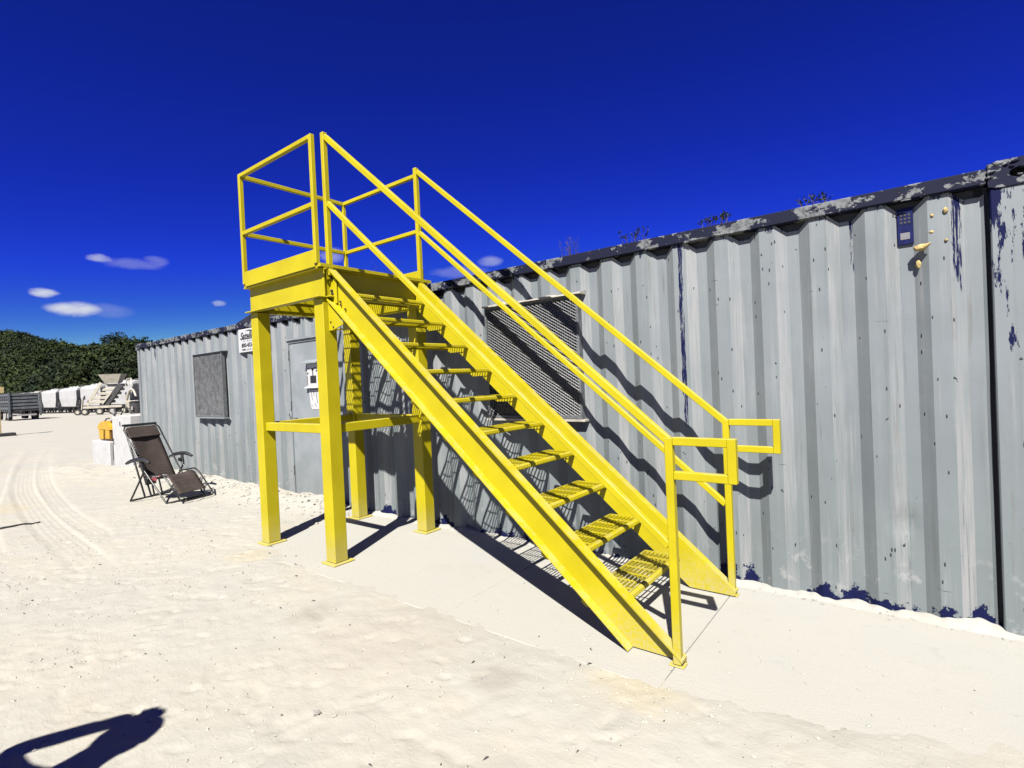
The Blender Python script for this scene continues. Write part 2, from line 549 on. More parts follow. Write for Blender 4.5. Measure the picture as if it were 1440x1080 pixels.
def f_sand(k, bs, pos):
    n1 = k.noise(pos, 0.55, 5, 0.6)
    n2 = k.noise(pos, 4.0, 6, 0.6)
    c = k.mix(k.step(n1, 0.35, 0.65), (0.370, 0.362, 0.318), (0.392, 0.374, 0.316))
    c = k.mix(k.math('MULTIPLY', k.step(n2, 0.50, 0.72), 0.35), c, (0.345, 0.338, 0.300))
    warm = k.step(k.noise(k.mapv(pos, (0.8, 1.6, 1), (4, 2, 0)), 1.0, 4, 0.6), 0.54, 0.72)
    c = k.mix(k.math('MULTIPLY', warm, 0.45), c, (0.400, 0.362, 0.285))

    def patch(px, py, r, col, amt):
        nonlocal c
        v = k.vmath('SUBTRACT', pos, (px, py, 0))
        v = k.vmath('MULTIPLY', v, (1, 1, 0))
        ln = k.math('ADD', k.vmath('LENGTH', v), k.math('MULTIPLY', k.math('SUBTRACT', k.noise(pos, 7, 4), 0.5), r * 1.1))
        m = k.math('SUBTRACT', 1.0, k.step(ln, r * 0.25, r))
        c = k.mix(k.math('MULTIPLY', m, amt), c, col)
    patch(-4.95, 2.35, 0.30, (0.44, 0.38, 0.24), 0.4)
    patch(-1.12, 2.42, 0.34, (0.44, 0.38, 0.24), 0.5)
    patch(-3.3, 1.95, 0.22, (0.20, 0.17, 0.13), 0.30)
    patch(-1.75, 2.05, 0.20, (0.20, 0.17, 0.13), 0.28)
    patch(-10.4, 1.35, 0.75, (0.42, 0.36, 0.24), 0.5)
    patch(-0.15, 1.75, 0.45, (0.42, 0.36, 0.22), 0.5)
    patch(0.15, 1.95, 0.5, (0.42, 0.36, 0.24), 0.45)
    patch(-2.6, 2.1, 0.8, (0.36, 0.32, 0.26), 0.35)
    # thin dark lines painting the shade of small scuffs into the sand colour
    w1 = k.noise(k.mapv(pos, (11, 26, 1), (2, 5, 0)), 1.0, 4, 0.6, 1.5)
    scuff_shade = k.math('SUBTRACT', 1.0, k.step(k.math('ABSOLUTE', k.math('SUBTRACT', w1, 0.5)), 0.0, 0.010))
    c = k.mix(k.math('MULTIPLY', k.math('MULTIPLY', scuff_shade, k.step(k.noise(pos, 5.0, 3), 0.56, 0.68)), 0.55), c, (0.15, 0.14, 0.12))
    # tiny grit
    vo = k.n('ShaderNodeTexVoronoi', {'Vector': pos, 'Scale': 26.0})
    rnd = k.n('ShaderNodeSeparateColor', {0: vo.outputs['Color']}).outputs[0]
    clus = k.step(k.noise(pos, 1.6, 3, 0.6), 0.50, 0.62)
    g = k.math('MULTIPLY', k.math('LESS_THAN', vo.outputs['Distance'], 0.11), k.math('GREATER_THAN', rnd, k.math('SUBTRACT', 0.975, k.math('MULTIPLY', clus, 0.12))))
    c = k.mix(k.math('MULTIPLY', g, 0.75), c, (0.06, 0.055, 0.05))
    setin(k, bs, Base_Color=c, Roughness=0.95, Specular_IOR_Level=0.15)
    fine = k.noise(pos, 45.0, 6, 0.72)
    scuff = k.noise(k.mapv(pos, (9, 20, 9)), 1.0, 5, 0.65, 1.2)
    bump(k, bs, k.math('ADD', k.math('MULTIPLY', fine, 0.6), k.math('MULTIPLY', scuff, 0.7)), 0.42, 0.012)


SAND = material("pale_packed_sand", f_sand)


def f_conc(k, bs, pos):
    n1 = k.noise(pos, 1.2, 5, 0.6)
    c = k.mix(k.step(n1, 0.3, 0.7), (0.372, 0.370, 0.336), (0.390, 0.380, 0.334))
    dust = k.step(k.noise(k.mapv(pos, (0.9, 2.2, 1), (1, 3, 0)), 1.0, 5, 0.6), 0.52, 0.72)
    c = k.mix(k.math('MULTIPLY', dust, 0.6), c, (0.368, 0.354, 0.300))
    n2 = k.noise(pos, 14, 6, 0.7)
    c = k.mix(k.math('MULTIPLY', k.step(n2, 0.55, 0.72), 0.30), c, (0.285, 0.28, 0.262))
    brush = k.noise(k.mapv(pos, (3, 60, 3)), 1.0, 4, 0.7)
    c = k.mix(k.math('MULTIPLY', k.step(brush, 0.5, 0.75), 0.22), c, (0.30, 0.30, 0.285))
    st = k.step(k.noise(pos, 2.3, 6, 0.7, 0.8), 0.60, 0.70)
    c = k.mix(k.math('MULTIPLY', st, 0.30), c, (0.29, 0.28, 0.25))
    yy = k.n('ShaderNodeSeparateXYZ', {0: pos}).outputs[1]
    drift = k.step(k.math('ADD', k.math('SUBTRACT', 2.95, yy), k.math('MULTIPLY', k.math('SUBTRACT', k.noise(pos, 2.2, 6, 0.7), 0.5), 1.3)), -0.25, 0.45)
    c = k.mix(drift, c, (0.388, 0.378, 0.332))
    fl = k.step(k.noise(pos, 150, 3, 0.7), 0.70, 0.74)
    c = k.mix(k.math('MULTIPLY', fl, 0.5), c, (0.17, 0.16, 0.15))
    setin(k, bs, Base_Color=c, Roughness=0.9, Specular_IOR_Level=0.2)
    bump(k, bs, k.math('ADD', k.noise(pos, 70, 5, 0.7), k.math('MULTIPLY', drift, k.noise(k.mapv(pos, (9, 20, 9)), 1.0, 5, 0.65, 1.2))), 0.4, 0.006)


CONC = material("dusty_concrete", f_conc)

RECESS_SHADE = plain("recess_shade_black", (0.02, 0.022, 0.028), 0.6, var=0.3)  # near-black, puts the shade inside recesses into the colour
MESHM = plain("galvanised_mesh", (0.165, 0.17, 0.175), 0.5, 0.2, var=0.25, scale=30)
GUARD = plain("grey_guard_frame", (0.11, 0.12, 0.125), 0.6, var=0.3, scale=20)
MESHD = plain("dusty_dark_mesh", (0.17, 0.175, 0.18), 0.6, 0.1, var=0.35, scale=12)
GLASS = plain("dark_window_glass", (0.006, 0.007, 0.009), 0.25)
FOAM = plain("yellowed_spray_foam", (0.42, 0.31, 0.12), 0.8, var=0.2, scale=20, bmp=0.4)
FOAMW = plain("weathered_cream_sealant", (0.40, 0.375, 0.32), 0.85, var=0.2, scale=14, bmp=0.5, dirt=(0.15, 0.13, 0.10), dirt_amt=0.5)
WHITE = plain("white_sign_plastic", (0.50, 0.50, 0.50), 0.45, var=0.04)
BLACKINK = plain("black_ink", (0.01, 0.01, 0.012), 0.6)
GREYINK = plain("faded_grey_ink", (0.16, 0.16, 0.17), 0.6)
NAVYP = plain("navy_data_plate", (0.007, 0.011, 0.07), 0.5, var=0.3, scale=30, spec=0.1)
BOLT = plain("dark_bolt_steel", (0.055, 0.045, 0.04), 0.5, 0.4, var=0.3, scale=60)
FRAMEB = plain("dark_bronze_tube", (0.020, 0.021, 0.020), 0.35, 0.3, var=0.2, spec=0.6)
ARMP = plain("black_plastic", (0.018, 0.018, 0.019), 0.4)
CORDW = plain("pale_elastic_cord", (0.34, 0.34, 0.33), 0.7)


def f_sling(k, bs, pos):
    tcn = k.n('ShaderNodeTexCoord').outputs['Object']
    xyz = k.n('ShaderNodeSeparateXYZ', {0: tcn})
    wv = k.math('SINE', k.math('MULTIPLY', k.math('ADD', xyz.outputs[2], k.math('MULTIPLY', xyz.outputs[0], 0.4)), 210.0))
    n1 = k.noise(tcn, 5.0, 5, 0.6)
    c = k.mix(k.step(n1, 0.3, 0.7), (0.042, 0.033, 0.028), (0.066, 0.050, 0.043))
    c = k.mix(k.math('MULTIPLY', k.step(wv, 0.2, 0.9), 0.35), c, (0.030, 0.022, 0.018))
    setin(k, bs, Base_Color=c, Roughness=0.8, Specular_IOR_Level=0.2)
    bump(k, bs, k.noise(tcn, 260, 2), 0.4, 0.002)


SLING = material("brown_woven_sling", f_sling)
STRIPE_R = plain("red_cord", (0.30, 0.02, 0.04), 0.7)
BLOCKW = plain("white_painted_block", (0.46, 0.46, 0.45), 0.7, var=0.05, scale=4, dirt=(0.30, 0.27, 0.22), dirt_amt=0.35)
YPLAS = plain("sun_faded_yellow_plastic", (0.52, 0.30, 0.015), 0.5, var=0.12)
AMBER = plain("dark_amber_plastic", (0.12, 0.055, 0.01), 0.5, var=0.3)
CREAM = plain("cream_machine_paint", (0.42, 0.39, 0.31), 0.55, var=0.1, scale=1.5, dirt=(0.16, 0.14, 0.11), dirt_amt=0.4)
HOPW = plain("white_hopper_paint", (0.44, 0.44, 0.43), 0.55, var=0.05, scale=0.6, dirt=(0.25, 0.24, 0.22), dirt_amt=0.3)
HOPC = plain("cream_hopper_paint", (0.42, 0.41, 0.34), 0.55, var=0.07, scale=0.6, dirt=(0.22, 0.20, 0.17), dirt_amt=0.3)
STEELD = plain("black_rail_steel", (0.03, 0.029, 0.028), 0.6, var=0.4, scale=3)
TRAILG = plain("faded_grey_aluminium", (0.13, 0.145, 0.15), 0.5, 0.2, var=0.2, scale=2)
TRAILD = plain("dark_slat_board", (0.035, 0.038, 0.042), 0.7, var=0.3, scale=3)
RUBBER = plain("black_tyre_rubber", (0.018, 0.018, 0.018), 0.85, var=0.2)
RIMG = plain("pale_wheel_rim", (0.36, 0.35, 0.33), 0.5, var=0.1)
TARP = plain("black_roofing_sheet", (0.016, 0.016, 0.02), 0.5, var=0.4, scale=3)
POLEY = plain("dull_yellow_pole_paint", (0.50, 0.38, 0.16), 0.6, var=0.1)
STONE = plain("pale_stone", (0.30, 0.28, 0.25), 0.9, var=0.35, scale=6, bmp=0.4)
DSTONE = plain("dark_grit", (0.045, 0.042, 0.04), 0.9, var=0.4, scale=14)
FOIL = plain("crumpled_silver_film", (0.45, 0.46, 0.47), 0.3, 0.5, var=0.1)
CLOTH = plain("dark_blue_work_clothes", (0.03, 0.035, 0.06), 0.9)
BARK = plain("grey_bark", (0.09, 0.075, 0.06), 0.9, var=0.3)


def f_leaf(dark, lite, yel):
    def f(k, bs, pos):
        n1 = k.noise(pos, 0.045, 5, 0.75)
        n2 = k.noise(pos, 0.6, 4, 0.7)
        c = k.mix(k.step(n1, 0.38, 0.62), dark, lite)
        c = k.mix(k.math('MULTIPLY', k.step(n2, 0.55, 0.75), 0.55), c, yel)
        setin(k, bs, Base_Color=c, Roughness=0.75, Specular_IOR_Level=0.15)
    return f


LEAFF = material("forest_foliage", f_leaf((0.008, 0.017, 0.007), (0.030, 0.046, 0.010), (0.075, 0.095, 0.015)))
LEAFN = material("tree_foliage", f_leaf((0.012, 0.020, 0.007), (0.028, 0.042, 0.010), (0.055, 0.065, 0.015)))
LEAFW = plain("small_weed_leaf", (0.035, 0.06, 0.02), 0.7, var=0.4, scale=30)
TWIG = plain("dry_brown_twig", (0.06, 0.045, 0.035), 0.9, var=0.3)
HILLM = plain("forest_floor", (0.035, 0.04, 0.02), 0.95, var=0.4, scale=0.3)


# ------------------------------------------------------------------ terrain
def vnoise(x, y, seed=0):
    """value noise on numpy arrays"""
    xi = np.floor(x).astype(np.int64); yi = np.floor(y).astype(np.int64)
    fx = x - xi; fy = y - yi
    fx = fx * fx * (3 - 2 * fx); fy = fy * fy * (3 - 2 * fy)

    def h(a, b):
        n = (a * 374761393 + b * 668265263 + seed * 1274126177) & 0xffffffff
        n = ((n ^ (n >> 13)) * 1274126177) & 0xffffffff
        return ((n ^ (n >> 16)) & 0xffff) / 65535.0
    return (h(xi, yi) * (1 - fx) * (1 - fy) + h(xi + 1, yi) * fx * (1 - fy)
            + h(xi, yi + 1) * (1 - fx) * fy + h(xi + 1, yi + 1) * fx * fy)


def sstep(v, a, b):
    t = np.clip((v - a) / (b - a), 0, 1)
    return t * t * (3 - 2 * t)


SLAB_X0, SLAB_X1, SLAB_Y0, SLAB_Y1 = -5.42, 2.9, 2.42, 3.93
foot_rng = np.random.default_rng(3)
PRINTS = []
for i in range(170):
    PRINTS.append((foot_rng.uniform(-9, 0.6), foot_rng.uniform(0.3, 3.4), foot_rng.uniform(0, math.pi),
                   foot_rng.uniform(0.10, 0.15), foot_rng.uniform(0.035, 0.055), foot_rng.uniform(0.002, 0.006)))


for i in range(620):
    PRINTS.append((foot_rng.uniform(-7.5, 0.6), foot_rng.uniform(0.3, 3.0), foot_rng.normal(0.5, 0.5),
                   foot_rng.uniform(0.02, 0.07), foot_rng.uniform(0.008, 0.016), foot_rng.uniform(0.004, 0.011)))


def _curve(P):
    P = [Vector((a, b, 0)) for a, b in P]
    P = [P[0]] + P + [P[-1]]
    out = []
    for i in range(1, len(P) - 2):
        for j in range(3):
            t = j / 3
            a, b, c, d_ = P[i - 1], P[i], P[i + 1], P[i + 2]
            q = 0.5 * ((2 * b) + (c - a) * t + (2 * a - 5 * b + 4 * c - d_) * t * t + (-a + 3 * b - 3 * c + d_) * t ** 3)
            out.append((q.x, q.y))
    out.append((P[-2].x, P[-2].y))
    return out


TRACKS = [(_curve([(-22, 4.0), (-19.6, 3.43), (-16.6, 2.80), (-12.65, 2.06), (-10.8, 1.81), (-9.2, 1.64), (-7.4, 1.50), (-5.5, 1.41)]), 0.17, 0.020),
          (_curve([(-22, 3.5), (-20.4, 3.12), (-17.3, 2.51), (-12.75, 1.69), (-10, 1.2), (-7.5, 0.9)]), 0.17, 0.018),
          (_curve([(-22, 4.3), (-19.1, 3.63), (-13.9, 2.59), (-10.7, 2.10), (-8.86, 1.90), (-7.38, 1.82)]), 0.12, 0.016),
          (_curve([(-24, 1.2), (-18, 1.6), (-14, 1.35), (-11, .8), (-8, .2)]), 0.15, 0.016)]


def far_drop(x):
    return -0.0105 * np.clip(-x - 15, 0, 135)


def hill(x, y):
    xs = np.array([-700, -402, -367, -336, -310, -287, -266, -252, -243, -230, -211, -195, -120, 0, 300])
    zs = np.array([60, 43.8, 38.2, 33.7, 29.4, 26.3, 21.5, 16.5, 18.6, 21.5, 20.5, 18.7, 15, 14, 14])
    rz = np.interp(x, xs, zs) - 9.0
    prof = sstep(y, 33, 60)
    return prof * (rz + 1.5) + sstep(y, 62, 110) * -6 + (vnoise(x * 0.05, y * 0.05, 5) - .5) * 3 * sstep(y, 36, 50)


def ground_z(x, y):
    x = np.asarray(x, dtype=float); y = np.asarray(y, dtype=float)
    near = sstep(-np.hypot(x + 5, y - 2), -30, -12)
    z = far_drop(x)
    z = z + (vnoise(x * 0.7, y * 0.7, 1) - .5) * 0.030
    z = z + (vnoise(x * 3.1, y * 3.1, 2) - .5) * 0.010 * near
    z = z + (vnoise(x * 9, y * 9, 3) - .5) * 0.0065 * near
    z = z + (vnoise(x * 24, y * 24, 4) - .5) * 0.005 * near
    # tyre ruts curving past the left side
    for pl_, wd, dep in TRACKS:
        dmin = np.full(x.shape, 9.0)
        sgn = np.zeros(x.shape)
        sel = (x < -4.8) & (x > -24) & (y > -1) & (y < 5)
        if sel.any():
            xx, yy = x[sel], y[sel]
            dm = np.full(xx.shape, 9.0); sg = np.zeros(xx.shape)
            for (ax_, ay_), (bx_, by_) in zip(pl_[:-1], pl_[1:]):
                ux, uy = bx_ - ax_, by_ - ay_
                L2 = ux * ux + uy * uy
                t = np.clip(((xx - ax_) * ux + (yy - ay_) * uy) / L2, 0, 1)
                ex, ey = xx - ax_ - t * ux, yy - ay_ - t * uy
                dd_ = np.hypot(ex, ey)
                cr = (ux * ey - uy * ex) / math.sqrt(L2)
                up_ = dd_ < dm
                dm = np.where(up_, dd_, dm); sg = np.where(up_, cr, sg)
            inr = sstep(-dm, -wd, -wd * .8)
            z[sel] -= inr * dep * (0.45 + 0.55 * (0.5 + 0.5 * np.sin(sg * 2 * math.pi / 0.058))) * (0.5 + 0.5 * vnoise(xx * 1.3, yy * 3, 8)) * sstep(-xx, 5.2, 7.5)
    for (px, py, a, l, w_, dp) in PRINTS:
        m = (np.abs(x - px) < 0.2) & (np.abs(y - py) < 0.2)
        if not m.any():
            continue
        dx = (x[m] - px) * math.cos(a) + (y[m] - py) * math.sin(a)
        dy = -(x[m] - px) * math.sin(a) + (y[m] - py) * math.cos(a)
        q = (dx / l) ** 2 + (dy / w_) ** 2
        z[m] -= dp * sstep(-q, -1.1, -0.8)
        z[m] += 0.4 * dp * np.exp(-((np.sqrt(q) - 1.15) ** 2) / 0.02)
    # sand rides over the edge of the slab, then dives under it
    edge = SLAB_Y0 + 0.02 + (vnoise(x * 1.1, y * 0 + 3.0, 11) - .5) * 0.34 + (vnoise(x * 5, y * 5, 12) - .5) * 0.10 \
        + 0.40 * sstep(x, -0.9, 0.6) * (0.4 + 0.6 * vnoise(x * 2.3, y * 0 + 9.0, 13)) + 0.05 * sstep(-x, 4.4, 5.2)
    inx = sstep(x, SLAB_X0 + 0.02, SLAB_X0 + 0.25) * sstep(-x, -2.8, -2.5)
    under = sstep(y, 0, 0.14) * 0
    under = sstep(y - edge, -0.10, 0.50) * inx
    lift = 0.012 * sstep(y - edge, -0.9, -0.1)
    z = z + lift * (1 - under)
    z = z * (1 - 0.75 * under) + (-0.013) * under - 0.03 * sstep(y - edge, 0.6, 0.9) * inx
    # loose spoil heaped along the foot of the container left of the slab
    heap = np.exp(-((y - 3.98) / 0.42) ** 2) * sstep(-x, 5.3, 6.4) * sstep(x, -13.6, -12.6)
    z = z + heap * (0.055 + 0.05 * vnoise(x * 1.7, y * 1.7, 21) + 0.035 * vnoise(x * 7, y * 7, 22))
    heap2 = np.exp(-(((x + 14) / 1.6) ** 2 + ((y - 3.1) / 0.5) ** 2))
    z = z + heap2 * 0.05 * (0.5 + vnoise(x * 6, y * 6, 23))
    return z


def axis_coords(lo, hi, fine, grow, end_lo, end_hi):
    c = list(np.arange(lo, hi, fine))
    s = fine
    p = c[-1]
    while p < end_hi:
        s *= grow
        p += s
        c.append(p)
    s = fine
    p = c[0]
    L = []
    while p > end_lo:
        s *= grow
        p -= s
        L.append(p)
    return np.array(L[::-1] + c)


gx = axis_coords(-13.6, 1.2, 0.023, 1.045, -1500, 1500)
gy = axis_coords(0.35, 4.1, 0.022, 1.06, -1500, 1500)
GX, GY = np.meshgrid(gx, gy)
GZ = ground_z(GX.ravel(), GY.ravel())
GZ = GZ + hill(GX.ravel(), GY.ravel()) * (sstep(GY.ravel(), 33, 34)) * sstep(-GY.ravel(), -1400, -900) * 1.0
# keep the yard lower than the slab under the containers
m = (GY.ravel() > 3.98) & (GY.ravel() < 7) & (GX.ravel() > -12.6) & (GX.ravel() < 2.9)
GZ[m] = np.minimum(GZ[m], 0.0)
nx_, ny_ = len(gx), len(gy)
V = np.column_stack([GX.ravel(), GY.ravel(), GZ])
ii = np.arange(nx_ - 1)
jj = np.arange(ny_ - 1)
I, J = np.meshgrid(ii, jj)
a0 = (J * nx_ + I).ravel()
F = np.column_stack([a0, a0 + 1, a0 + 1 + nx_, a0 + nx_])


def mesh_np(name, V, F, mat_, smooth=True, parent=None):
    me = bpy.data.meshes.new(name)
    nv, nf, k = len(V), len(F), F.shape[1]
    me.vertices.add(nv)
    me.vertices.foreach_set('co', np.ascontiguousarray(V, dtype=np.float32).ravel())
    me.loops.add(nf * k)
    me.loops.foreach_set('vertex_index', np.ascontiguousarray(F, dtype=np.int32).ravel())
    me.polygons.add(nf)
    me.polygons.foreach_set('loop_start', np.arange(0, nf * k, k, dtype=np.int32))
    me.polygons.foreach_set('use_smooth', np.full(nf, smooth))
    me.update(calc_edges=True)
    me.materials.append(mat_)
    o = bpy.data.objects.new(name, me)
    COL.objects.link(o)
    o.parent = parent
    return o


fc_y = V[F[:, 0], 1]
ground = mesh_np("ground", V, F[fc_y < 34.5], SAND)
tag(ground, kind='structure')
hillo = mesh_np("hillside", V, F[(fc_y >= 34.5)], HILLM)
tag(hillo, kind='structure')

# concrete apron, cast in bays with open joints
apron = empty("concrete_apron", (0, 0, 0), kind='structure')
JX = [SLAB_X0, -4.045, -2.54, -1.035, 0.47, 1.9, 2.9]
for i in range(len(JX) - 1):
    b = MB()
    b.box((JX[i] + 0.0018, SLAB_Y0, -0.12), (JX[i + 1] - 0.0018, SLAB_Y1 + 0.01, 0.0), 0.004)
    b.build("slab", CONC, apron)

# ------------------------------------------------------------------ containers
BX0, BX1 = -12.62, 0.344      # corrugated run
YP, YR = 3.945, 3.987          # proud / recessed planes
PITCH = 0.3035
RAIL_Z0, RAIL_Z1 = 2.500, 2.585


def corrugated(mb, x0, x1, phase, yp, yr, z0, z1, holes=()):
    """profile polyline; slopes of 0.068; phase is the x where a recessed flat is centred"""
    prof = []
    n0 = math.floor((x0 - phase) / PITCH) - 1
    n1 = math.ceil((x1 - phase) / PITCH) + 1
    for n in range(n0, n1 + 1):
        c = phase + n * PITCH
        prof += [(c - 0.104, yp), (c - 0.036, yr), (c + 0.036, yr), (c + 0.104, yp)]
    pts = []
    for (xa, ya), (xb, yb) in zip(prof[:-1], prof[1:]):
        if xb <= x0 or xa >= x1:
            continue
        if xa < x0:
            t = (x0 - xa) / (xb - xa); xa, ya = x0, ya + (yb - ya) * t
            pts.append((xa, ya))
        elif not pts:
            pts.append((xa, ya))
        if xb > x1:
            t = (x1 - xa) / (xb - xa); xb, yb = x1, ya + (yb - ya) * t
        pts.append((xb, yb))
    cols = []
    for (xa, ya), (xb, yb) in zip(pts[:-1], pts[1:]):
        m_ = max(1, int(round((xb - xa) / 0.024)))
        cols += [(xa + (xb - xa) * t / m_, ya + (yb - ya) * t / m_) for t in range(m_)]
    cols.append(pts[-1])
    nz_ = max(1, int(round((z1 - z0) / 0.05)))
    zs = [z0 + (z1 - z0) * t / nz_ for t in range(nz_ + 1)]
    def zt_(y, z):
        if z1 < 2.4: return z
        return z - 0.062 * max(0.0, min(1.0, (y - yp) / (yr - yp))) ** 0.8 * max(0.0, (z - (z1 - 0.22)) / 0.22)
    vs = [(x, y, zt_(y, z)) for z in zs for (x, y) in cols]
    nc = len(cols)
    mb.add(vs, [(j * nc + i, j * nc + i + 1, (j + 1) * nc + i + 1, (j + 1) * nc + i) for j in range(nz_) for i in range(nc - 1)], True)
    return pts


def sharpen(o):
    bm = bmesh.new(); bm.from_mesh(o.data)
    for e in bm.edges:
        if len(e.link_faces) == 2 and e.calc_face_angle(0) > 0.25: e.smooth = False
    bm.to_mesh(o.data); bm.free()


cont = empty("shipping_container", ((BX0 + BX1) / 2, 5.15, 0), label="long weathered grey corrugated shipping container office behind the yellow staircase", cat="shipping container")
PH = 0.015 - 0.0  # centre of a recessed flat (left of the dark slope)
wall = MB()
PHASE = -0.010
DOOR_X0, DOOR_X1 = -6.93, -5.98
corrugated(wall, BX0, DOOR_X0 - 0.005, PHASE, YP, YR, -0.06, RAIL_Z0 + 0.012)
corrugated(wall, DOOR_X1 + 0.02, BX1, PHASE, YP, YR, -0.06, RAIL_Z0 + 0.012)
wobj = wall.build("side_panel", PANEL, cont, fixn=False)
# dents: push the mesh a little (needs subdivision of the flat strips)
bmw = bmesh.new()
bmw.from_mesh(wobj.data)
bmesh.ops.remove_doubles(bmw, verts=bmw.verts, dist=0.0004)
for e in bmw.edges:
    if len(e.link_faces) == 2 and e.calc_face_angle(0) > 0.25: e.smooth = False
wc = Vector(cont.location)
for v in bmw.verts:
    p = v.co + wc
    amt = 0.006 * noise.noise(Vector((p.x * 1.3, p.z * 1.1, 4))) + 0.003 * noise.noise(Vector((p.x * 5, p.z * 3.5, 9)))
    for (dx, dz, r, dp) in ((-0.07, 0.55, 0.10, 0.022), (-0.45, 1.75, 0.2, 0.008), (-1.9, 1.2, 0.3, 0.01), (-0.95, 0.9, 0.25, .008)):
        q = ((p.x - dx) / r) ** 2 + ((p.z - dz) / (r * 1.2)) ** 2
        if q < 1: amt += dp * (1 - q) ** 2
    v.co.y += amt
    if p.z < 0: v.co.x += 0
bmw.to_mesh(wobj.data)
bmw.free()

r = MB()
r.box((BX0 - 0.02, 3.922, RAIL_Z0), (0.352, 4.02, RAIL_Z1), 0.006)
for i in range(46):      # weld spatter and scale along the lower lip
    x = random.uniform(BX0, 0.3)
    r.blob((x, 3.922, RAIL_Z0 + random.uniform(-0.004, 0.01)), random.uniform(.01, .035), .005, random.uniform(.004, .012), i, 0.5, 1)
r.build("top_rail", RAIL, cont)
r = MB(); r.box((BX0, 4.0, 2.38), (0.34, 4.012, 2.499)); r.build("void_shade_sheet", RECESS_SHADE, cont)  # near-black sheet painting the shade in the gaps under the rail
r = MB()
r.box((BX0, 3.96, -0.12), (0.345, 4.02, -0.01))
r.build("bottom_rail", RAIL, cont)
r = MB()   # roof, back and end walls
r.box((BX0, 4.022, 2.548), (0.35, 6.28, 2.572))
r.build("roof_panel", PANEL, cont)
r = MB()
r.box((BX0, 6.28, -0.05), (0.35, 6.33, 2.58))
r.build("back_panel", PANEL, cont)
r = MB()
for k in range(9):
    y0 = 4.05 + k * 0.247
    r.prism([(BX0 - 0.015, y0), (BX0 + 0.02, y0 + 0.06), (BX0 + 0.02, y0 + 0.14), (BX0 - 0.015, y0 + 0.20), (BX0 - 0.015, y0 + 0.247),
             (BX0 + 0.05, y0 + 0.247), (BX0 + 0.05, y0)], -0.05, 2.56, 'Z')
r.build("end_panel", PANEL, cont)


def corner_post(x0, x1, parent, name="corner_post"):
    b = MB()
    b.box((x0, 3.928, -0.06), (x1, 4.06, 2.47), 0.006)
    return b.build(name, PANEL, parent)


def casting(x0, x1, parent, y=3.92):
    b = MB()
    # ring of boxes round an oval hole on the long face
    cx, cz = (x0 + x1) / 2 + 0.02, 2.535
    n = 24
    z0, z1 = 2.468, 2.612
    outer, inner = [], []
    for i in range(n):
        a = 2 * math.pi * i / n
        ca, sa = math.cos(a), math.sin(a)
        hx, hz = (x1 - x0) / 2, (z1 - z0) / 2
        s = min(hx / max(1e-6, abs(ca)), hz / max(1e-6, abs(sa)))
        outer.append(((x0 + x1) / 2 + ca * s, (z0 + z1) / 2 + sa * s))
        inner.append((cx + ca * 0.036, cz + sa * 0.026))
    for yy0, yy1 in ((y, y + 0.025),):
        vs = [(p[0], yy0, p[1]) for p in outer] + [(p[0], yy0, p[1]) for p in inner] + \
             [(p[0], yy1, p[1]) for p in outer] + [(p[0], yy1, p[1]) for p in inner]
        fs = []
        for i in range(n):
            j = (i + 1) % n
            fs += [(i, j, n + j, n + i), (2 * n + i, 3 * n + i, 3 * n + j, 2 * n + j), (i, 2 * n + i, 2 * n + j, j), (n + i, n + j, 3 * n + j, 3 * n + i)]
        b.add(vs, fs)
    b.box((x0, y + 0.028, z1 - 0.012), (x1, y + 0.17, z1))
    b.box((x0, y + 0.028, z0), (x1, y + 0.17, z0 + 0.012))
    b.box((x0, y + 0.028, z0 + .012), (x0 + 0.012, y + 0.17, z1 - .012))
    b.box((x1 - 0.012, y + 0.028, z0 + .012), (x1, y + 0.17, z1 - .012))
    b.box((x0 + .012, y + 0.15, z0 + .012), (x1 - .012, y + 0.17, z1 - .012))
    return b.build("corner_casting", RAIL, parent)


corner_post(BX0 - 0.10, BX0 - 0.012, cont)
casting(BX0 - 0.155, BX0 + 0.01, cont)
# right end post and its casting, set off from the last rib by a dark slot
g = MB()
g.box((0.30, 4.0, -0.05), (0.40, 4.03, 2.50))
g.build("slot_shade_backing", RECESS_SHADE, cont)
corner_post(0.364, 0.56, cont)
casting(0.358, 0.565, cont)
f = MB()
for i, (x, z, s) in enumerate([(0.37, 2.56, .02), (0.40, 2.60, .02), (0.43, 2.585, .014), (0.47, 2.595, .02), (0.50, 2.56, .018), (0.455, 2.57, .012), (0.485, 2.52, .012), (0.36, 2.53, .012)]):
    f.blob((x, 3.918, z), s, .008, s * .55, i, .7, 2, 2.5)
f.build("weld_scar", RAIL, cont, kind="stuff")

# neighbouring container that carries on past the frame
cont2 = empty("shipping_container", (3.7, 5.15, 0), label="second grey container butted against the right end of the long one", cat="shipping container")
b2 = MB()
corrugated(b2, 0.76, 6.6, 0.9, YP, YR, -0.06, RAIL_Z0 + 0.01)
sharpen(b2.build("side_panel", PANEL, cont2, fixn=False))
r = MB(); r.box((0.76, 3.922, RAIL_Z0), (6.7, 4.02, RAIL_Z1), 0.006); r.build("top_rail", RAIL, cont2)
r = MB(); r.box((0.60, 4.022, 2.548), (6.7, 6.28, 2.572)); r.build("roof_panel", PANEL, cont2)
r = MB(); r.box((0.60, 6.28, -0.05), (6.7, 6.33, 2.58)); r.build("back_panel", PANEL, cont2)
r = MB(); r.box((6.7, 3.93, -0.05), (6.78, 6.33, 2.58)); r.build("end_panel", PANEL, cont2)
corner_post(0.59, 0.74, cont2)
casting(0.585, 0.755, cont2)

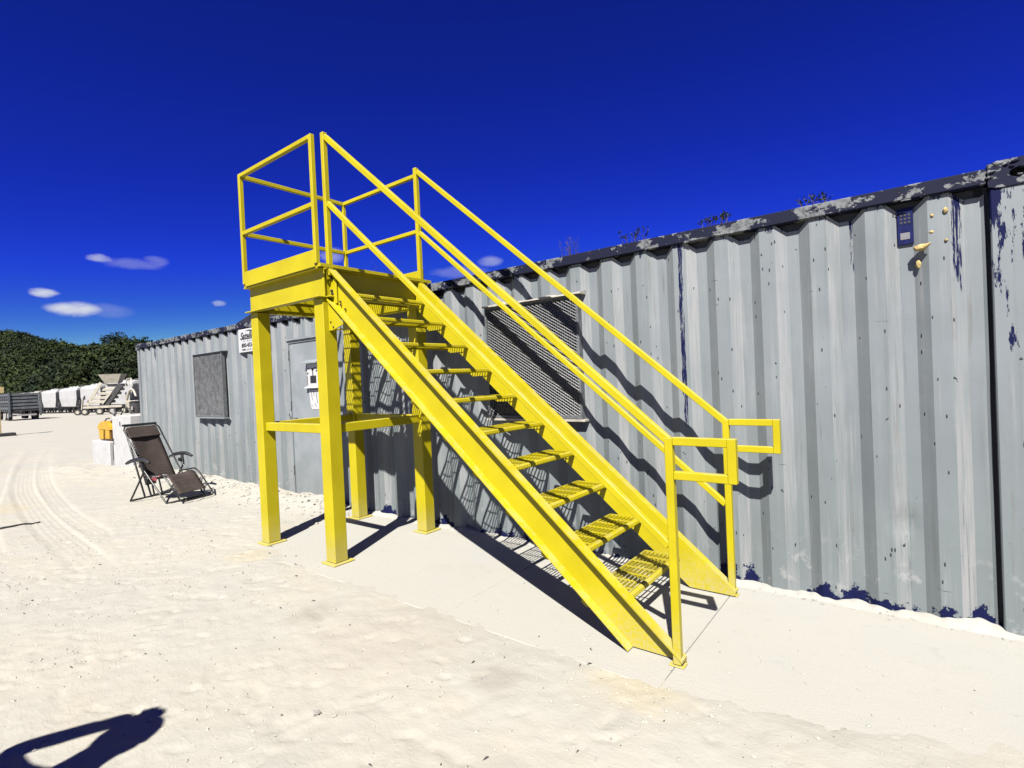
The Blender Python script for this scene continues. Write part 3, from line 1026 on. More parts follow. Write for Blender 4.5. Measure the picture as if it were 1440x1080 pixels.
# door, with frame lip, hood, lock box and stickers
dr = MB()
dr.box((DOOR_X0 + 0.02, 3.950, 0.075), (DOOR_X1, 3.985, 2.165), 0.006)
door = dr.build("door", DOOR, cont)
b = MB()
b.box((DOOR_X0 - 0.05, 3.915, 2.205), (DOOR_X1 + 0.06, 3.96, 2.228))
b.build("drip_hood", DOOR, cont)
b = MB()
b.box((DOOR_X0 - 0.02, 3.936, 0.02), (DOOR_X0 + 0.016, 3.99, 2.20))
b.box((DOOR_X1 + 0.004, 3.936, 0.02), (DOOR_X1 + 0.035, 3.99, 2.20))
b.box((DOOR_X0 + 0.016, 3.938, 2.168), (DOOR_X1 + 0.004, 3.99, 2.20))
b.build("door_frame", DOOR, cont)
b = MB()
b.box((DOOR_X0 - 0.02, 3.90, 0.005), (DOOR_X1 + 0.03, 3.99, 0.030))
b.box((DOOR_X0 + 0.01, 3.925, 0.045), (DOOR_X1 + 0.01, 3.955, 0.06))
b.build("door_sill", DOOR, cont)
# corrugated filler above the hood
b = MB()
corrugated(b, DOOR_X0 - 0.02, DOOR_X1 + 0.04, PHASE, YP, YR, 2.20, 2.512)
fl = b.build("filler_panel", PANEL, cont, fixn=False)
sharpen(fl)
for hz in (0.35, 1.25, 1.95):
    b = MB(); b.cyl((DOOR_X0 + 0.012, 3.93, hz), (DOOR_X0 + 0.012, 3.93, hz + 0.12), 0.011, 8)
    b.build("hinge", DOOR, door, world=True)
# hasp and padlock low at the left edge
b = MB()
b.box((-6.90, 3.905, 1.10), (-6.78, 3.948, 1.135), 0.003)
b.tube([(-6.88, 3.90, 1.13), (-6.88, 3.885, 1.19), (-6.845, 3.885, 1.20), (-6.84, 3.90, 1.14)], 0.007, 8)
b.box((-6.81, 3.885, 1.055), (-6.76, 3.91, 1.10), 0.005)
b.build("hasp", MESHM, door, world=True)
# hooded box with white notice
b = MB()
b.prism([(3.949, 1.915), (3.875, 1.875), (3.875, 1.862), (3.949, 1.895)], -6.50, -6.16, 'X')
b.build("hood", DOOR, door, world=True)
b = MB()
b.box((-6.47, 3.935, 1.56), (-6.18, 3.949, 1.86), 0.002)
b.build("notice", WHITE, door, world=True)
b = MB()
for (x0, z0, x1, z1) in ((-6.40, 1.60, -6.26, 1.70), (-6.345, 1.70, -6.325, 1.79), (-6.465, 1.72, -6.44, 1.745), (-6.36, 1.77, -6.31, 1.80),
                         (-6.29, 1.79, -6.25, 1.81), (-6.26, 1.75, -6.235, 1.775), (-6.47, 1.58, -6.46, 1.70)):
    b.box((x0, 3.9335, z0), (x1, 3.9348, z1))
b.cyl((-6.435, 3.9335, 1.80), (-6.435, 3.9348, 1.80), 0.012, 10)
b.build("notice_print", BLACKINK, door, world=True, kind="stuff")
b = MB()
b.prism([(3.949, 1.565), (3.90, 1.545), (3.90, 1.535), (3.949, 1.55)], -6.50, -6.16, 'X')
b.build("shelf", WHITE, door, world=True)
b = MB()
b.prism([(-6.46, 1.51), (-6.20, 1.51), (-6.20, 1.28), (-6.23, 1.25), (-6.40, 1.25), (-6.43, 1.29)], 3.944, 3.949, 'Y')
b.build("sticker", WHITE, door, world=True)
b = MB()
for (xa, xb, za, zb) in ((-6.42, -6.385, 1.50, 1.37), (-6.36, -6.345, 1.50, 1.43), (-6.30, -6.27, 1.47, 1.33), (-6.34, -6.30, 1.33, 1.29), (-6.41, -6.40, 1.31, 1.29)):
    b.prism([(xa, za), (xa + .018, za), (xb + .004, zb), (xb - .008, zb)], 3.9425, 3.9437, 'Y')
b.build("sticker_print", GREYINK, door, world=True, kind="stuff")


def text_mesh(body, size, name, mat_, parent, origin, offset=0.0, shear=0.0, bold=0.0, sx=1.0):
    cu = bpy.data.curves.new("tmp_text", 'FONT')
    cu.body = body
    cu.size = size
    cu.shear = shear
    cu.offset = bold
    cu.extrude = 0.0006
    to = bpy.data.objects.new("tmp_text", cu)
    COL.objects.link(to)
    bpy.context.view_layer.update()
    me = bpy.data.meshes.new_from_object(to)
    bpy.data.objects.remove(to)
    bpy.data.curves.remove(cu)
    Mi = wmat(parent).inverted()
    for v in me.vertices:
        v.co = Mi @ Vector((origin[0] + v.co.x * sx, origin[1] - v.co.z, origin[2] + v.co.y))
    me.materials.clear()
    me.materials.append(mat_)
    o = bpy.data.objects.new(name, me)
    COL.objects.link(o)
    o.parent = parent
    return o


# white company sign beside the first leg
sign = empty("company_sign", (-7.95, 3.93, 2.13), label="white square company sign with black lettering under the container roof edge", cat="sign")
b = MB(); b.box((-8.31, 3.918, 2.13), (-7.38, 3.930, 2.485), 0.002); b.build("board", WHITE, sign)
text_mesh("Satellite", 0.155, "company_name", BLACKINK, sign, (-8.25, 3.9165, 2.325), shear=0.35, bold=0.004)
b = MB()
for i in range(11):
    x = -8.17 + i * .045
    b.box((x, 3.9160, 2.288 + .004 * (i % 3)), (x + random.uniform(.012, .034), 3.9175, 2.300 + .006 * (i % 2)))
b.build("small_line", GREYINK, sign, kind='stuff')
text_mesh("800-453-9390", 0.085, "phone_number", BLACKINK, sign, (-8.21, 3.9165, 2.205), bold=0.003, sx=1.12)
text_mesh("www.", 0.05, "web_prefix", BLACKINK, sign, (-8.20, 3.9165, 2.155), bold=0.002)
b = MB()
for i in range(12):
    x = -8.06 + i * .036
    b.box((x, 3.9160, 2.156), (x + random.uniform(.012, .028), 3.9175, 2.172 + .008 * (i % 2)))
b.build("web_line", GREYINK, sign, kind='stuff')
b = MB()
arc = [(-7.98 + 0.42 * math.cos(a) * .55, 3.9160, 2.34 + 0.115 * math.sin(a)) for a in np.linspace(math.pi * .62, -math.pi * .15, 16)]
b.tube(arc, 0.007, 6, radii=[0.002 + 0.008 * math.sin(math.pi * min(1, i / 13)) for i in range(16)])
so = b.build("swoosh", BLACKINK, sign)

# data plate on the last ribs and foam blobs
b = MB(); b.box((-0.050, 3.972, 2.245), (0.028, 3.984, 2.462), 0.002); dp = b.build("data_plate", NAVYP, cont)
b = MB()
for rr_ in range(3):
    for cc_ in range(3):
        b.box((-0.036 + cc_ * .019, 3.9700, 2.37 + rr_ * .022), (-0.024 + cc_ * .019, 3.9715, 2.383 + rr_ * .022))
b.build("plate_emblem", BLACKINK, dp, kind="stuff")
b = MB(); b.box((-0.036, 3.9700, 2.275), (0.010, 3.9715, 2.315)); b.build("plate_panel", GREYINK, dp)


def foam(x, y, z, sx, sz, seed):
    b = MB(); b.blob((x, y, z), sx, min(sx, sz) * 0.8, sz, seed, .45, 3, 1.4)
    return b.build("foam_blob", FOAM, cont)


b = MB()
b.blob((0.055, 3.93, 2.205), 0.030, 0.028, 0.021, 5, .35, 3)
b.tube([(0.06, 3.925, 2.205), (0.085, 3.915, 2.212), (0.105, 3.905, 2.222)], 0.01, 10, radii=[0.018, 0.012, 0.003])
b.build("foam_blob", FOAM, cont)
foam(0.045, 3.955, 2.115, 0.012, 0.024, 8)
foam(0.115, 3.945, 2.385, 0.009, 0.010, 1)
foam(0.175, 3.94, 2.40, 0.012, 0.015, 2)
foam(0.110, 3.945, 2.29, 0.010, 0.008, 3)
foam(0.175, 3.94, 2.23, 0.008, 0.008, 4)


# barred / meshed windows
def expanded_mesh(mb, x0, x1, z0, z1, y, px, pz, t, depth):
    nx = int((x1 - x0) / px); nz = int((z1 - z0) / pz)
    px = (x1 - x0) / nx; pz = (z1 - z0) / nz
    for r_ in range(nz * 2 + 1):
        zc = z0 + r_ * pz / 2
        s = 1 if r_ % 2 == 0 else -1
        for i in range(nx * 2):
            xa = x0 + i * px / 2
            xb = xa + px / 2
            za = zc + (pz / 4) * (s if i % 2 == 0 else -s)
            zb = zc - (pz / 4) * (s if i % 2 == 0 else -s)
            za = min(max(za, z0), z1); zb = min(max(zb, z0), z1)
            # strand leans out at its lower lip the way expanded metal does
            mb.add([(xa, y, za + t / 2), (xb, y, zb + t / 2), (xb, y - depth, zb - t / 2), (xa, y - depth, za - t / 2),
                    (xa, y + .001, za + t / 2 - .001), (xb, y + .001, zb + t / 2 - .001), (xb, y - depth + .001, zb - t / 2 - .001), (xa, y - depth + .001, za - t / 2 - .001)],
                   [(0, 1, 2, 3), (7, 6, 5, 4), (0, 4, 5, 1), (3, 2, 6, 7)])


def window(x0, x1, z0, z1, mesh_mat, ledge_mat, label, thick, px, pz, t):
    fr = MB()
    y0, y1 = 3.885, 3.942
    fr.box((x0, y0, z0), (x0 + 0.022, y1, z1)); fr.box((x1 - 0.022, y0, z0), (x1, y1, z1))
    fr.box((x0 + .022, y0, z1 - 0.022), (x1 - .022, y1, z1)); fr.box((x0 + .022, y0, z0), (x1 - .022, y1, z0 + 0.022))
    w_ = fr.build("window_guard", GUARD, cont, label=label)
    e = MB(); expanded_mesh(e, x0 + .024, x1 - .024, z0 + .024, z1 - .024, y0 + .012, px, pz, t, 0.004)
    e.build("mesh", mesh_mat, w_, kind='stuff', fixn=False)
    p = MB(); p.box((x0 + .03, 3.936, z0 + .03), (x1 - .03, 3.94, z1 - .03)); p.build("pane", GLASS, w_)
    l = MB()
    n = 12
    for i in range(n):
        xa = x0 - 0.015 + (x1 - x0 + 0.05) * i / n
        xb = x0 - 0.015 + (x1 - x0 + 0.05) * (i + 1) / n
        za = thick * (0.8 + 0.5 * noise.noise(Vector((xa * 6, 0, 0)))); zb = thick * (0.8 + 0.5 * noise.noise(Vector((xb * 6, 0, 0))))
        l.add([(xa, 3.865, z1), (xb, 3.865, z1), (xb, 3.96, z1), (xa, 3.96, z1),
               (xa, 3.868, z1 + za * .6), (xb, 3.868, z1 + zb * .6), (xb, 3.975, z1 + zb * 1.5), (xa, 3.975, z1 + za * 1.5)],
              [(0, 3, 2, 1), (4, 5, 6, 7), (0, 1, 5, 4), (2, 3, 7, 6), (0, 4, 7, 3), (1, 2, 6, 5)])
    l.build("ledge", ledge_mat, w_)
    s_ = MB()
    s_.box((x0 - 0.02, 3.87, z0 - 0.022), (x1 + 0.03, 3.95, z0 - 0.004)); s_.build("sill", ledge_mat, w_)


window(-3.27, -2.235, 1.175, 2.235, MESHM, FOAMW, "wide window guard with cream sealant ledge, seen through the handrails", 0.028, 0.044, 0.026, 0.0052)
window(-9.93, -8.85, 1.125, 2.195, MESHD, DOOR, "narrow looking mesh window guard far left beside the sign", 0.012, 0.044, 0.028, 0.0062)
# cut the corrugated wall is not needed: the panes sit proud of it

# weeds and twigs that grew in the roof gutter
def weed(x, y, h, n, leafy, label):
    root = empty("roof_weed", (x, y, 2.586), label=label, cat="weed", group="weeds on the container roof")
    st = MB(); lf = MB()
    for i in range(n):
        a = random.uniform(0, 6.28); sp = random.uniform(0.1, 0.9)
        p0 = Vector((x + random.uniform(-.10, .10), y + random.uniform(-.03, .03), 2.58))
        p2 = p0 + Vector((math.cos(a) * h * sp * .6, math.sin(a) * h * .3, h * random.uniform(.5, 1)))
        p1 = (p0 + p2) / 2 + Vector((random.uniform(-.01, .01), 0, .01))
        st.tube([p0, p1, p2], 0.0013, 4, radii=[.002, .0014, .0006])
        for q in range(3):
            pb = p1.lerp(p2, random.random())
            pe = pb + Vector((random.uniform(-.03, .03), random.uniform(-.02, .02), random.uniform(.01, .035)))
            st.tube([pb, pe], 0.0008, 3)
            if leafy:
                for s in range(3):
                    c = pb.lerp(pe, random.random())
                    u = Vector((random.uniform(-1, 1), random.uniform(-1, 1), random.uniform(-.5, 1))).normalized() * random.uniform(.006, .013)
                    v = u.cross(Vector((random.random(), random.random(), 1))).normalized() * .006
                    lf.add([c - u, c + v, c + u, c - v], [(0, 1, 2, 3)])
    st.build("stem", TWIG, root)
    if leafy: lf.build("leaf_cluster", LEAFW, root, kind="stuff")


weed(-2.34, 3.98, 0.16, 16, False, "bare brown twigs on the roof edge nearest the meshed window")
weed(-1.74, 3.98, 0.12, 16, True, "sparse dark weed on the roof edge, between bare twigs and green tuft")
weed(-1.11, 3.98, 0.10, 22, True, "low bushy green weed on the roof edge above the far handrail end")
weed(-0.46, 3.98, 0.075, 14, True, "smallest green weed on the roof edge nearest the data plate")
weed(-4.80, 3.98, 0.40, 26, False, "tall bare twigs on the roof seen behind the platform")

# dark low roof behind the container
b = MB()
b.prism([(-14.5, 2.86), (-13.2, 3.06), (-11.9, 3.33), (-9.6, 2.98), (-9.0, 2.9), (-9.0, 2.80), (-14.5, 2.78)], 6.0, 8.6, 'Y')
shed = empty("shed", (-11.5, 7.5, 0), label="dark low shed roof peeping over the container behind the platform", cat="shed")
b.build("roof", TARP, shed)
b = MB(); b.box((-14.2, 6.45, 0), (-9.2, 8.4, 2.79)); b.build("wall", TARP, shed)

# ------------------------------------------------------------------ staircase
stair = empty("metal_staircase", (-3.1, 3.2, 0), label="yellow steel staircase with railed landing standing in front of the grey container", cat="staircase")
S = 0.853
TH = math.atan(S)
cs, sn = math.cos(TH), math.sin(TH)
LX0, LX1, LX2, LX3 = -5.255, -5.125, -4.135, -4.0
NY0, NY1, FY0, FY1 = 2.61, 2.74, 3.675, 3.805
BZ0, BZ1 = 2.315, 2.565


def ybuild(mb, name, parent=stair, **k):
    return mb.build(name, YELLOW, parent, **k)


for (x0, x1) in ((LX0, LX1), (LX2, LX3)):
    for (y0, y1) in ((NY0, NY1), (FY0, FY1)):
        b = MB(); b.box((x0, y0, 0.014), (x1, y1, BZ0 - 0.002), 0.006)
        leg = ybuild(b, "leg")
        b = MB(); b.box((x0 - 0.028, y0 - 0.035, 0.001), (x1 + 0.035, y1 + 0.045, 0.013), 0.002)
        bp = ybuild(b, "base_plate", leg)
# cross rails at knee height
CZ0, CZ1 = 1.135, 1.215
for (a, c) in (((LX1, NY0 + .03), (LX2, NY0 + .10)), ((LX1, FY0 + .03), (LX2, FY0 + .10)),
               ((LX0 + .03, NY1), (LX0 + .10, FY0)), ((LX2 + .035, NY1), (LX2 + .105, FY0))):
    b = MB(); b.box((a[0] + .001, a[1] + .001, CZ0), (c[0] - .001, c[1] - .001, CZ1), 0.004)
    ybuild(b, "cross_rail")


def channel(mb, p0, p1, web_n, h, fl, t=0.008, tf=0.011):
    """C channel from p0 to p1 (points on the web's outer face at mid height); flanges point along web_n"""
    p0 = Vector(p0); p1 = Vector(p1); n = Vector(web_n).normalized()
    X = (p1 - p0).normalized()
    U = n.cross(X).normalized()
    if U.z < 0: U = -U
    L = (p1 - p0).length / 2
    c = (p0 + p1) / 2
    mb.obox(c - n * t / 2, X, n, U, L, t / 2, h / 2, 0.001)
    for s in (-1, 1):
        mb.obox(c + n * fl / 2 + U * s * (h / 2 - tf / 2), X, n, U, L, fl / 2, tf / 2, 0.003)


# landing frame: outward facing channels
zc = (BZ0 + BZ1) / 2
hF = BZ1 - BZ0
for (p0, p1, n) in (((LX0 - .02, 2.625, zc), (-3.985, 2.625, zc), (0, -1, 0)),
                    ((LX0 - .02, 3.79, zc), (-3.985, 3.79, zc), (0, 1, 0)),
                    ((-5.20, 2.636, zc), (-5.20, 3.779, zc), (-1, 0, 0)),
                    ((-3.998, 2.636, zc), (-3.998, 3.779, zc), (1, 0, 0))):
    b = MB(); channel(b, p0, p1, n, hF, 0.062)
    ybuild(b, "frame_channel")
b = MB()
for x in (-4.9, -4.6, -4.3):
    b.box((x - .02, 2.637, BZ1 - .075), (x + .02, 3.778, BZ1 - .012))
ybuild(b, "joist")


def grating(mb, x0, x1, y0, y1, ztop, depth, pitch, bt, cross):
    n = max(2, int(round((x1 - x0) / pitch)))
    for i in range(n + 1):
        x = x0 + (x1 - x0) * i / n
        mb.box((x - bt / 2, y0, ztop - depth), (x + bt / 2, y1, ztop))
    m_ = int((y1 - y0) / cross)
    for j in range(1, m_ + 1):
        y = y0 + (y1 - y0) * j / (m_ + 1)
        mb.box((x0, y - .003, ztop - .008), (x1, y + .003, ztop + .0008))


b = MB()
grating(b, -5.24, -3.955, 2.58, 3.83, 2.592, 0.022, 0.034, 0.0042, 0.13)
dk = ybuild(b, "deck_grating", kind='stuff')
b = MB()   # edge trim of the deck
b.box((-5.262, 2.563, 2.566), (-3.930, 2.569, 2.594))
b.box((-5.262, 3.835, 2.566), (-3.930, 3.841, 2.594))
b.box((-5.262, 2.57, 2.566), (-5.255, 3.834, 2.594))
b.box((-3.940, 2.57, 2.566), (-3.930, 3.834, 2.594))
ybuild(b, "deck_trim")

# guard rails round the landing
T = 0.038
GZ1, GZM = 3.685, 3.115
gy0, gy1 = 2.566, 3.752
gx0, gx1 = -5.235, -3.985
for (x, y) in ((gx0, gy0), (gx0, gy1), (gx1, gy0)):
    b = MB(); b.box((x - T / 2, y - T / 2, 2.595), (x + T / 2, y + T / 2, GZ1), 0.003)
    ybuild(b, "guard_post")
h = T / 2
b = MB(); b.box((gx0 + h + .001, gy0 - h, GZ1 - T), (gx1 - h - .001, gy0 + h, GZ1 - .001), 0.003); ybuild(b, "guard_rail")
b = MB(); b.box((gx0 + h + .001, gy0 - h, GZM - T), (gx1 - h - .001, gy0 + h, GZM), 0.003); ybuild(b, "guard_rail")
for z in (GZ1 - .001, GZM):
    b = MB(); b.box((gx0 - h, gy0 + h + .001, z - T), (gx0 + h, gy1 - h - .001, z), 0.003); ybuild(b, "guard_rail")
    b = MB(); b.box((gx0 + h + .001, gy1 - h, z - T), (-3.952, gy1 + h, z), 0.003); ybuild(b, "guard_rail")
for (A_, B_) in (((gx0 + h + .001, gy0 - .014, 2.570), (gx1 - h - .001, gy0 - .006, 2.715)),
                 ((gx0 + h + .001, gy1 + .006, 2.597), (-3.955, gy1 + .014, 2.70)),
                 ((gx0 - .014, gy0 + h + .001, 2.597), (gx0 - .006, gy1 - h - .001, 2.70))):
    b = MB(); b.box(A_, B_, 0.0015); ybuild(b, "toe_board")


# stringers: channel with a level foot
def stringer(web_y, n_y):
    b = MB()
    c0 = -0.944           # where the top edge meets the ground
    hh = 0.232            # perpendicular depth
    vz = hh / cs          # vertical depth
    xt = -3.985
    zt = S * (c0 - xt)
    web = [(xt, zt), (c0 - 0.03, S * 0.03 + 0.012 - 0.012), (c0 - 0.03, 0.004), (c0 - vz / S + 0.0, 0.004), (xt, zt - vz)]
    y0, y1 = (web_y, web_y + 0.008 * -n_y)
    xe = -0.992           # cut off plumb behind the post
    ze = S * (c0 - xe)
    b.prism([(xt, zt), (xe, ze), (xe, 0.010), (c0 - vz / S, 0.010), (xt, zt - vz)], y0, y1, 'Y')
    fl = 0.062
    tf = 0.011
    for (zoff) in (0.0, -vz + tf / cs):
        xa, xb = xt, (xe if zoff == 0.0 else c0 - 0.012 + zoff / S)
        za, zb = S * (c0 - xa) + zoff, S * (c0 - xb) + zoff
        xb2 = xb
        vs = []
        ya, yb = web_y, web_y + n_y * fl
        vs = [(xa, ya, za), (xb2, ya, zb), (xb2, yb, zb), (xa, yb, za),
              (xa, ya, za - tf / cs), (xb2 - tf / cs / S * .0, ya, zb - min(tf / cs, zb - .004)), (xb2, yb, zb - min(tf / cs, zb - .004)), (xa, yb, za - tf / cs)]
        b.add(vs, [(0, 1, 2, 3), (7, 6, 5, 4), (0, 4, 5, 1), (1, 5, 6, 2), (2, 6, 7, 3), (3, 7, 4, 0)])
    o = ybuild(b, "stringer")
    f_ = MB()
    f_.box((c0 - 0.12, min(web_y, web_y + n_y * 0.064), 0.001), (-0.984, max(web_y, web_y + n_y * 0.064), 0.008), 0.002)
    ybuild(f_, "foot_plate", o)
    return o


st1 = stringer(2.702, -1)
st2 = stringer(3.678, 1)

# bolted splice at the top of the near stringer
b = MB()
b.prism([(-4.0, 2.56), (-3.99, 2.56), (-3.90, 2.48), (-3.90, 2.26), (-4.0, 2.25)], 2.686, 2.692, 'Y')
pl = ybuild(b, "splice_plate")
for (x, z, r_) in ((-3.965, 2.50, .013), (-3.955, 2.475, .012), (-3.962, 2.37, .013), (-3.955, 2.345, .012)):
    b = MB(); b.cyl((x, 2.687, z), (x, 2.672, z), r_, 6); b.build("bolt", BOLT, pl)
for (x, z) in ((-3.865, 2.268), (-3.86, 2.24), (-3.80, 2.195)):
    b = MB(); b.cyl((x, 2.694, z), (x, 2.688, z), .010, 8); b.build("bolt", BOLT, st1)
b = MB()
b.prism([(-3.998, 2.26), (-3.80, 2.08), (-3.80, 2.065), (-3.94, 2.03), (-3.998, 2.03)], 2.66, 2.668, 'Y')
b.box((-3.998, 2.668, 2.03), (-3.86, 2.72, 2.038))
ybuild(b, "gusset")
for (x, z) in ((-3.965, 2.10), (-3.93, 2.055)):
    b = MB(); b.cyl((x, 2.66, z), (x, 2.652, z), .007, 8); b.build("bolt", BOLT, stair)

# treads
def tread_parts():
    D = 0.262
    W = 0.955
    f_ = MB()
    # folded nosing with a beaded edge
    f_.box((-0.030, 0, -0.032), (0.0, W, 0.001), 0.005)
    for i in range(48):
        y = 0.012 + i * (W - .024) / 47
        f_.box((-0.002, y - .005, -.0245), (0.0028, y + .005, -.010), 0.0018)
        f_.box((-0.026, y - .005, 0.0008), (-.006, y + .005, 0.0036), 0.001)
    f_.box((-D, 0, -0.035), (-D + .006, W, 0.0))
    return f_, D, W


FT, TD, TW = tread_parts()
gt = MB(); grating(gt, -TD + .012, -0.036, 0.008, TW - .008, 0.0, 0.020, 0.031, 0.0042, 0.12)
ep = MB()
ep.prism([(-TD, 0.0), (0.0, 0.0), (0.0, -0.034), (-0.05, -0.062), (-TD + .03, -0.062), (-TD, -0.04)], 0, 0.005, 'Y')
ep2 = MB()
ep2.prism([(-TD, 0.0), (0.0, 0.0), (0.0, -0.034), (-0.05, -0.062), (-TD + .03, -0.062), (-TD, -0.04)], TW - .005, TW, 'Y')
first = None
for kx in range(1, 11):
    z = 0.2365 * kx - 0.012
    x = -1.10 - z / S
    if first is None:
        tr = empty("tread", (0, 0, 0)); tr.parent = stair
        no = FT.build("nosing", YELLOW, tr, world=False)
        gr = gt.build("grating", YELLOW, tr, world=False, kind='stuff')
        e1 = ep.build("end_plate", YELLOW, tr, world=False)
        e2 = ep2.build("end_plate", YELLOW, tr, world=False)
        first = tr
        tr.location = Vector((x, 2.712, z)) - stair.location
    else:
        tr = copy_tree(first, stair)
        tr.location = Vector((x, 2.712, z)) - stair.location


# handrails along the flight
def handrail(y):
    q = 0.042
    xb, xt = -1.022, -3.952
    zb, zt = 1.205, 3.71
    sl = (zt - zb) / (xb - xt)
    b = MB(); b.box((xb - q / 2, y - q / 2, 0.012), (xb + q / 2, y + q / 2, zb - 0.004), 0.003); ybuild(b, "handrail_post")
    b = MB(); b.box((xt - q / 2, y - q / 2, 2.50 if y < 3 else 2.50), (xt + q / 2, y + q / 2, zt + .012), 0.003); ybuild(b, "handrail_post")
    b = MB(); b.bar((xt + q / 2 + .001, y, zt - .028), (xb - .004, y, zb - .020), q - .003, q, (0, 0, 1), .003); ybuild(b, "handrail")
    z0m, z1m = (3.115, 0.61) if y < 3 else (3.062, 0.60)
    b = MB(); b.bar((xt + q / 2 + .001, y, z0m), (xb - q / 2 - .001, y, z1m + .02), q - .006, q - .003, (0, 0, 1), .003); ybuild(b, "mid_rail")
    # squared loop at the foot
    b = MB()
    xl = -0.688
    b.box((xb + q / 2 + .001, y - q / 2 + .001, zb - q), (xl - q, y + q / 2 - .001, zb), .003)
    b.box((xb + q / 2 + .001, y - q / 2 + .001, 0.985), (xl - q, y + q / 2 - .001, 0.985 + q), .003)
    b.box((xl - q + .0005, y - q / 2, 0.9845), (xl, y + q / 2, zb + .0005), .003)
    ybuild(b, "end_loop")


handrail(2.665)
handrail(3.715)

# ------------------------------------------------------------------ reclining chair
CH_O = Vector((-8.96, 2.58, 0.0))
fx, fy = 0.975, 0.223
ang = math.atan2(fy, fx)
chair = empty("folding_recliner", tuple(CH_O), ang + 0.06, label="brown sling zero gravity recliner on the sand beside the container", cat="folding chair")
chair.location.z = float(ground_z(np.array([-8.6]), np.array([2.9]))[0]) - 0.002
W_ = 0.58


def cpart(mb, name, mat_, parent=chair, **k):
    return mb.build(name, mat_, parent, world=False, **k)


def smoothline(pts, n=6):
    """Catmull-Rom through pts"""
    P = [Vector(p) for p in pts]
    P = [P[0]] + P + [P[-1]]
    out = []
    for i in range(1, len(P) - 2):
        for j in range(n):
            t = j / n
            a, b_, c, d_ = P[i - 1], P[i], P[i + 1], P[i + 2]
            out.append(0.5 * ((2 * b_) + (c - a) * t + (2 * a - 5 * b_ + 4 * c - d_) * t * t + (-a + 3 * b_ - 3 * c + d_) * t ** 3))
    out.append(P[-2])
    return out


for y in (0.0, W_):
    b = MB()      # inverted V leg
    b.tube([(0.02, y, .014), (0.36, y, 0.47)], 0.012, 8)
    cpart(b, "leg", FRAMEB)
    b = MB()
    b.tube([(0.30, y, 0.50), (0.74, y, .03), (0.77, y, .014)], 0.012, 8)
    cpart(b, "leg", FRAMEB)
    s = -1 if y == 0 else 1
    b = MB()
    pts = smoothline([(0.02, y + s * .03, 0.555), (0.16, y + s * .03, 0.60), (0.36, y + s * .03, 0.615), (0.50, y + s * .03, 0.575)], 5)
    rad = [0.018 + 0.010 * math.sin(math.pi * i / (len(pts) - 1)) for i in range(len(pts))]
    b.tube(pts, .02, 10, radii=rad)
    b.tube([(0.33, y + s * .01, 0.47), (0.30, y + s * .02, 0.59)], .02, 10)
    b.cyl((0.30, y - .03, 0.525), (0.30, y + .03, 0.525), .028, 14)
    cpart(b, "armrest", ARMP)
b = MB(); b.tube([(0.02, 0, .014), (0.0, .02, .014), (0.0, W_ - .02, .014), (0.02, W_, .014)], .012, 8); cpart(b, "base_bar", FRAMEB)
b = MB(); b.tube([(0.77, 0, .014), (0.79, .02, .014), (0.79, W_ - .02, .014), (0.77, W_, .014)], .012, 8); cpart(b, "base_bar", FRAMEB)
yi0, yi1 = 0.045, W_ - 0.045
BK0, BK1 = Vector((0.36, 0, 0.33)), Vector((-0.13, 0, 1.075))
b = MB()
bp = [(BK0.x, yi0 - .01, BK0.z), (BK1.x + .03, yi0 - .01, BK1.z - .045), (BK1.x, yi0 + .03, BK1.z), (BK1.x, yi1 - .03, BK1.z), (BK1.x + .03, yi1 + .01, BK1.z - .045), (BK0.x, yi1 + .01, BK0.z)]
b.tube(bp, .011, 8)
cpart(b, "back_frame", FRAMEB)
b = MB()
ftp = [(0.30, yi0 - .01, 0.36), (0.62, yi0 - .01, 0.405), (0.70, yi0 - .01, 0.37), (0.99, yi0 - .01, 0.05), (1.0, yi0 + .03, .03), (1.0, yi1 - .03, .03),
       (0.99, yi1 + .01, 0.05), (0.70, yi1 + .01, 0.37), (0.62, yi1 + .01, 0.405), (0.30, yi1 + .01, 0.36)]
b.tube(ftp, .011, 8)
cpart(b, "seat_frame", FRAMEB)


def sheet(mb, line, y0, y1, th=0.004, sag=0.0):
    L = [Vector(p) for p in line]
    ny = 8
    vs = []
    for i, p in enumerate(L):
        t = (L[min(i + 1, len(L) - 1)] - L[max(i - 1, 0)]).normalized()
        nrm = Vector((-t.z, 0, t.x))
        if nrm.z < 0: nrm = -nrm
        for j in range(ny + 1):
            u = j / ny
            dd = -sag * math.sin(math.pi * u) * math.sin(math.pi * i / (len(L) - 1)) + 0.006 * noise.noise(Vector((p.x * 7, u * 4, p.z * 7)))
            vs.append(Vector((p.x, y0 + (y1 - y0) * u, p.z)) + nrm * dd)
    n = len(L)
    m0 = len(vs)
    for q in list(vs):
        vs.append(q + Vector((0, 0, -th)))
    fs = []
    for i in range(n - 1):
        for j in range(ny):
            a = i * (ny + 1) + j
            fs.append((a, a + 1, a + ny + 2, a + ny + 1))
            fs.append((m0 + a, m0 + a + ny + 1, m0 + a + ny + 2, m0 + a + 1))
    for i in range(n - 1):
        a = i * (ny + 1); c = a + ny + 1
        fs.append((a, c, m0 + c, m0 + a))
        a += ny; c += ny
        fs.append((a, m0 + a, m0 + c, c))
    mb.add(vs, fs, True)


b = MB()
sheet(b, [(BK1.x + .012 + (0.28 - BK1.x) * t, 0, BK1.z - .015 + (0.315 - BK1.z) * t) for t in np.linspace(0, 1, 16)], yi0 + .035, yi1 - .035, sag=0.035)
cpart(b, "back_sling", SLING)
b = MB()
sheet(b, smoothline([(0.30, 0, 0.30), (0.42, 0, 0.32), (0.60, 0, 0.385), (0.70, 0, 0.355), (0.82, 0, 0.22), (0.90, 0, 0.13)], 4), yi0 + .04, yi1 - .04, sag=0.02)
cpart(b, "seat_sling", SLING)
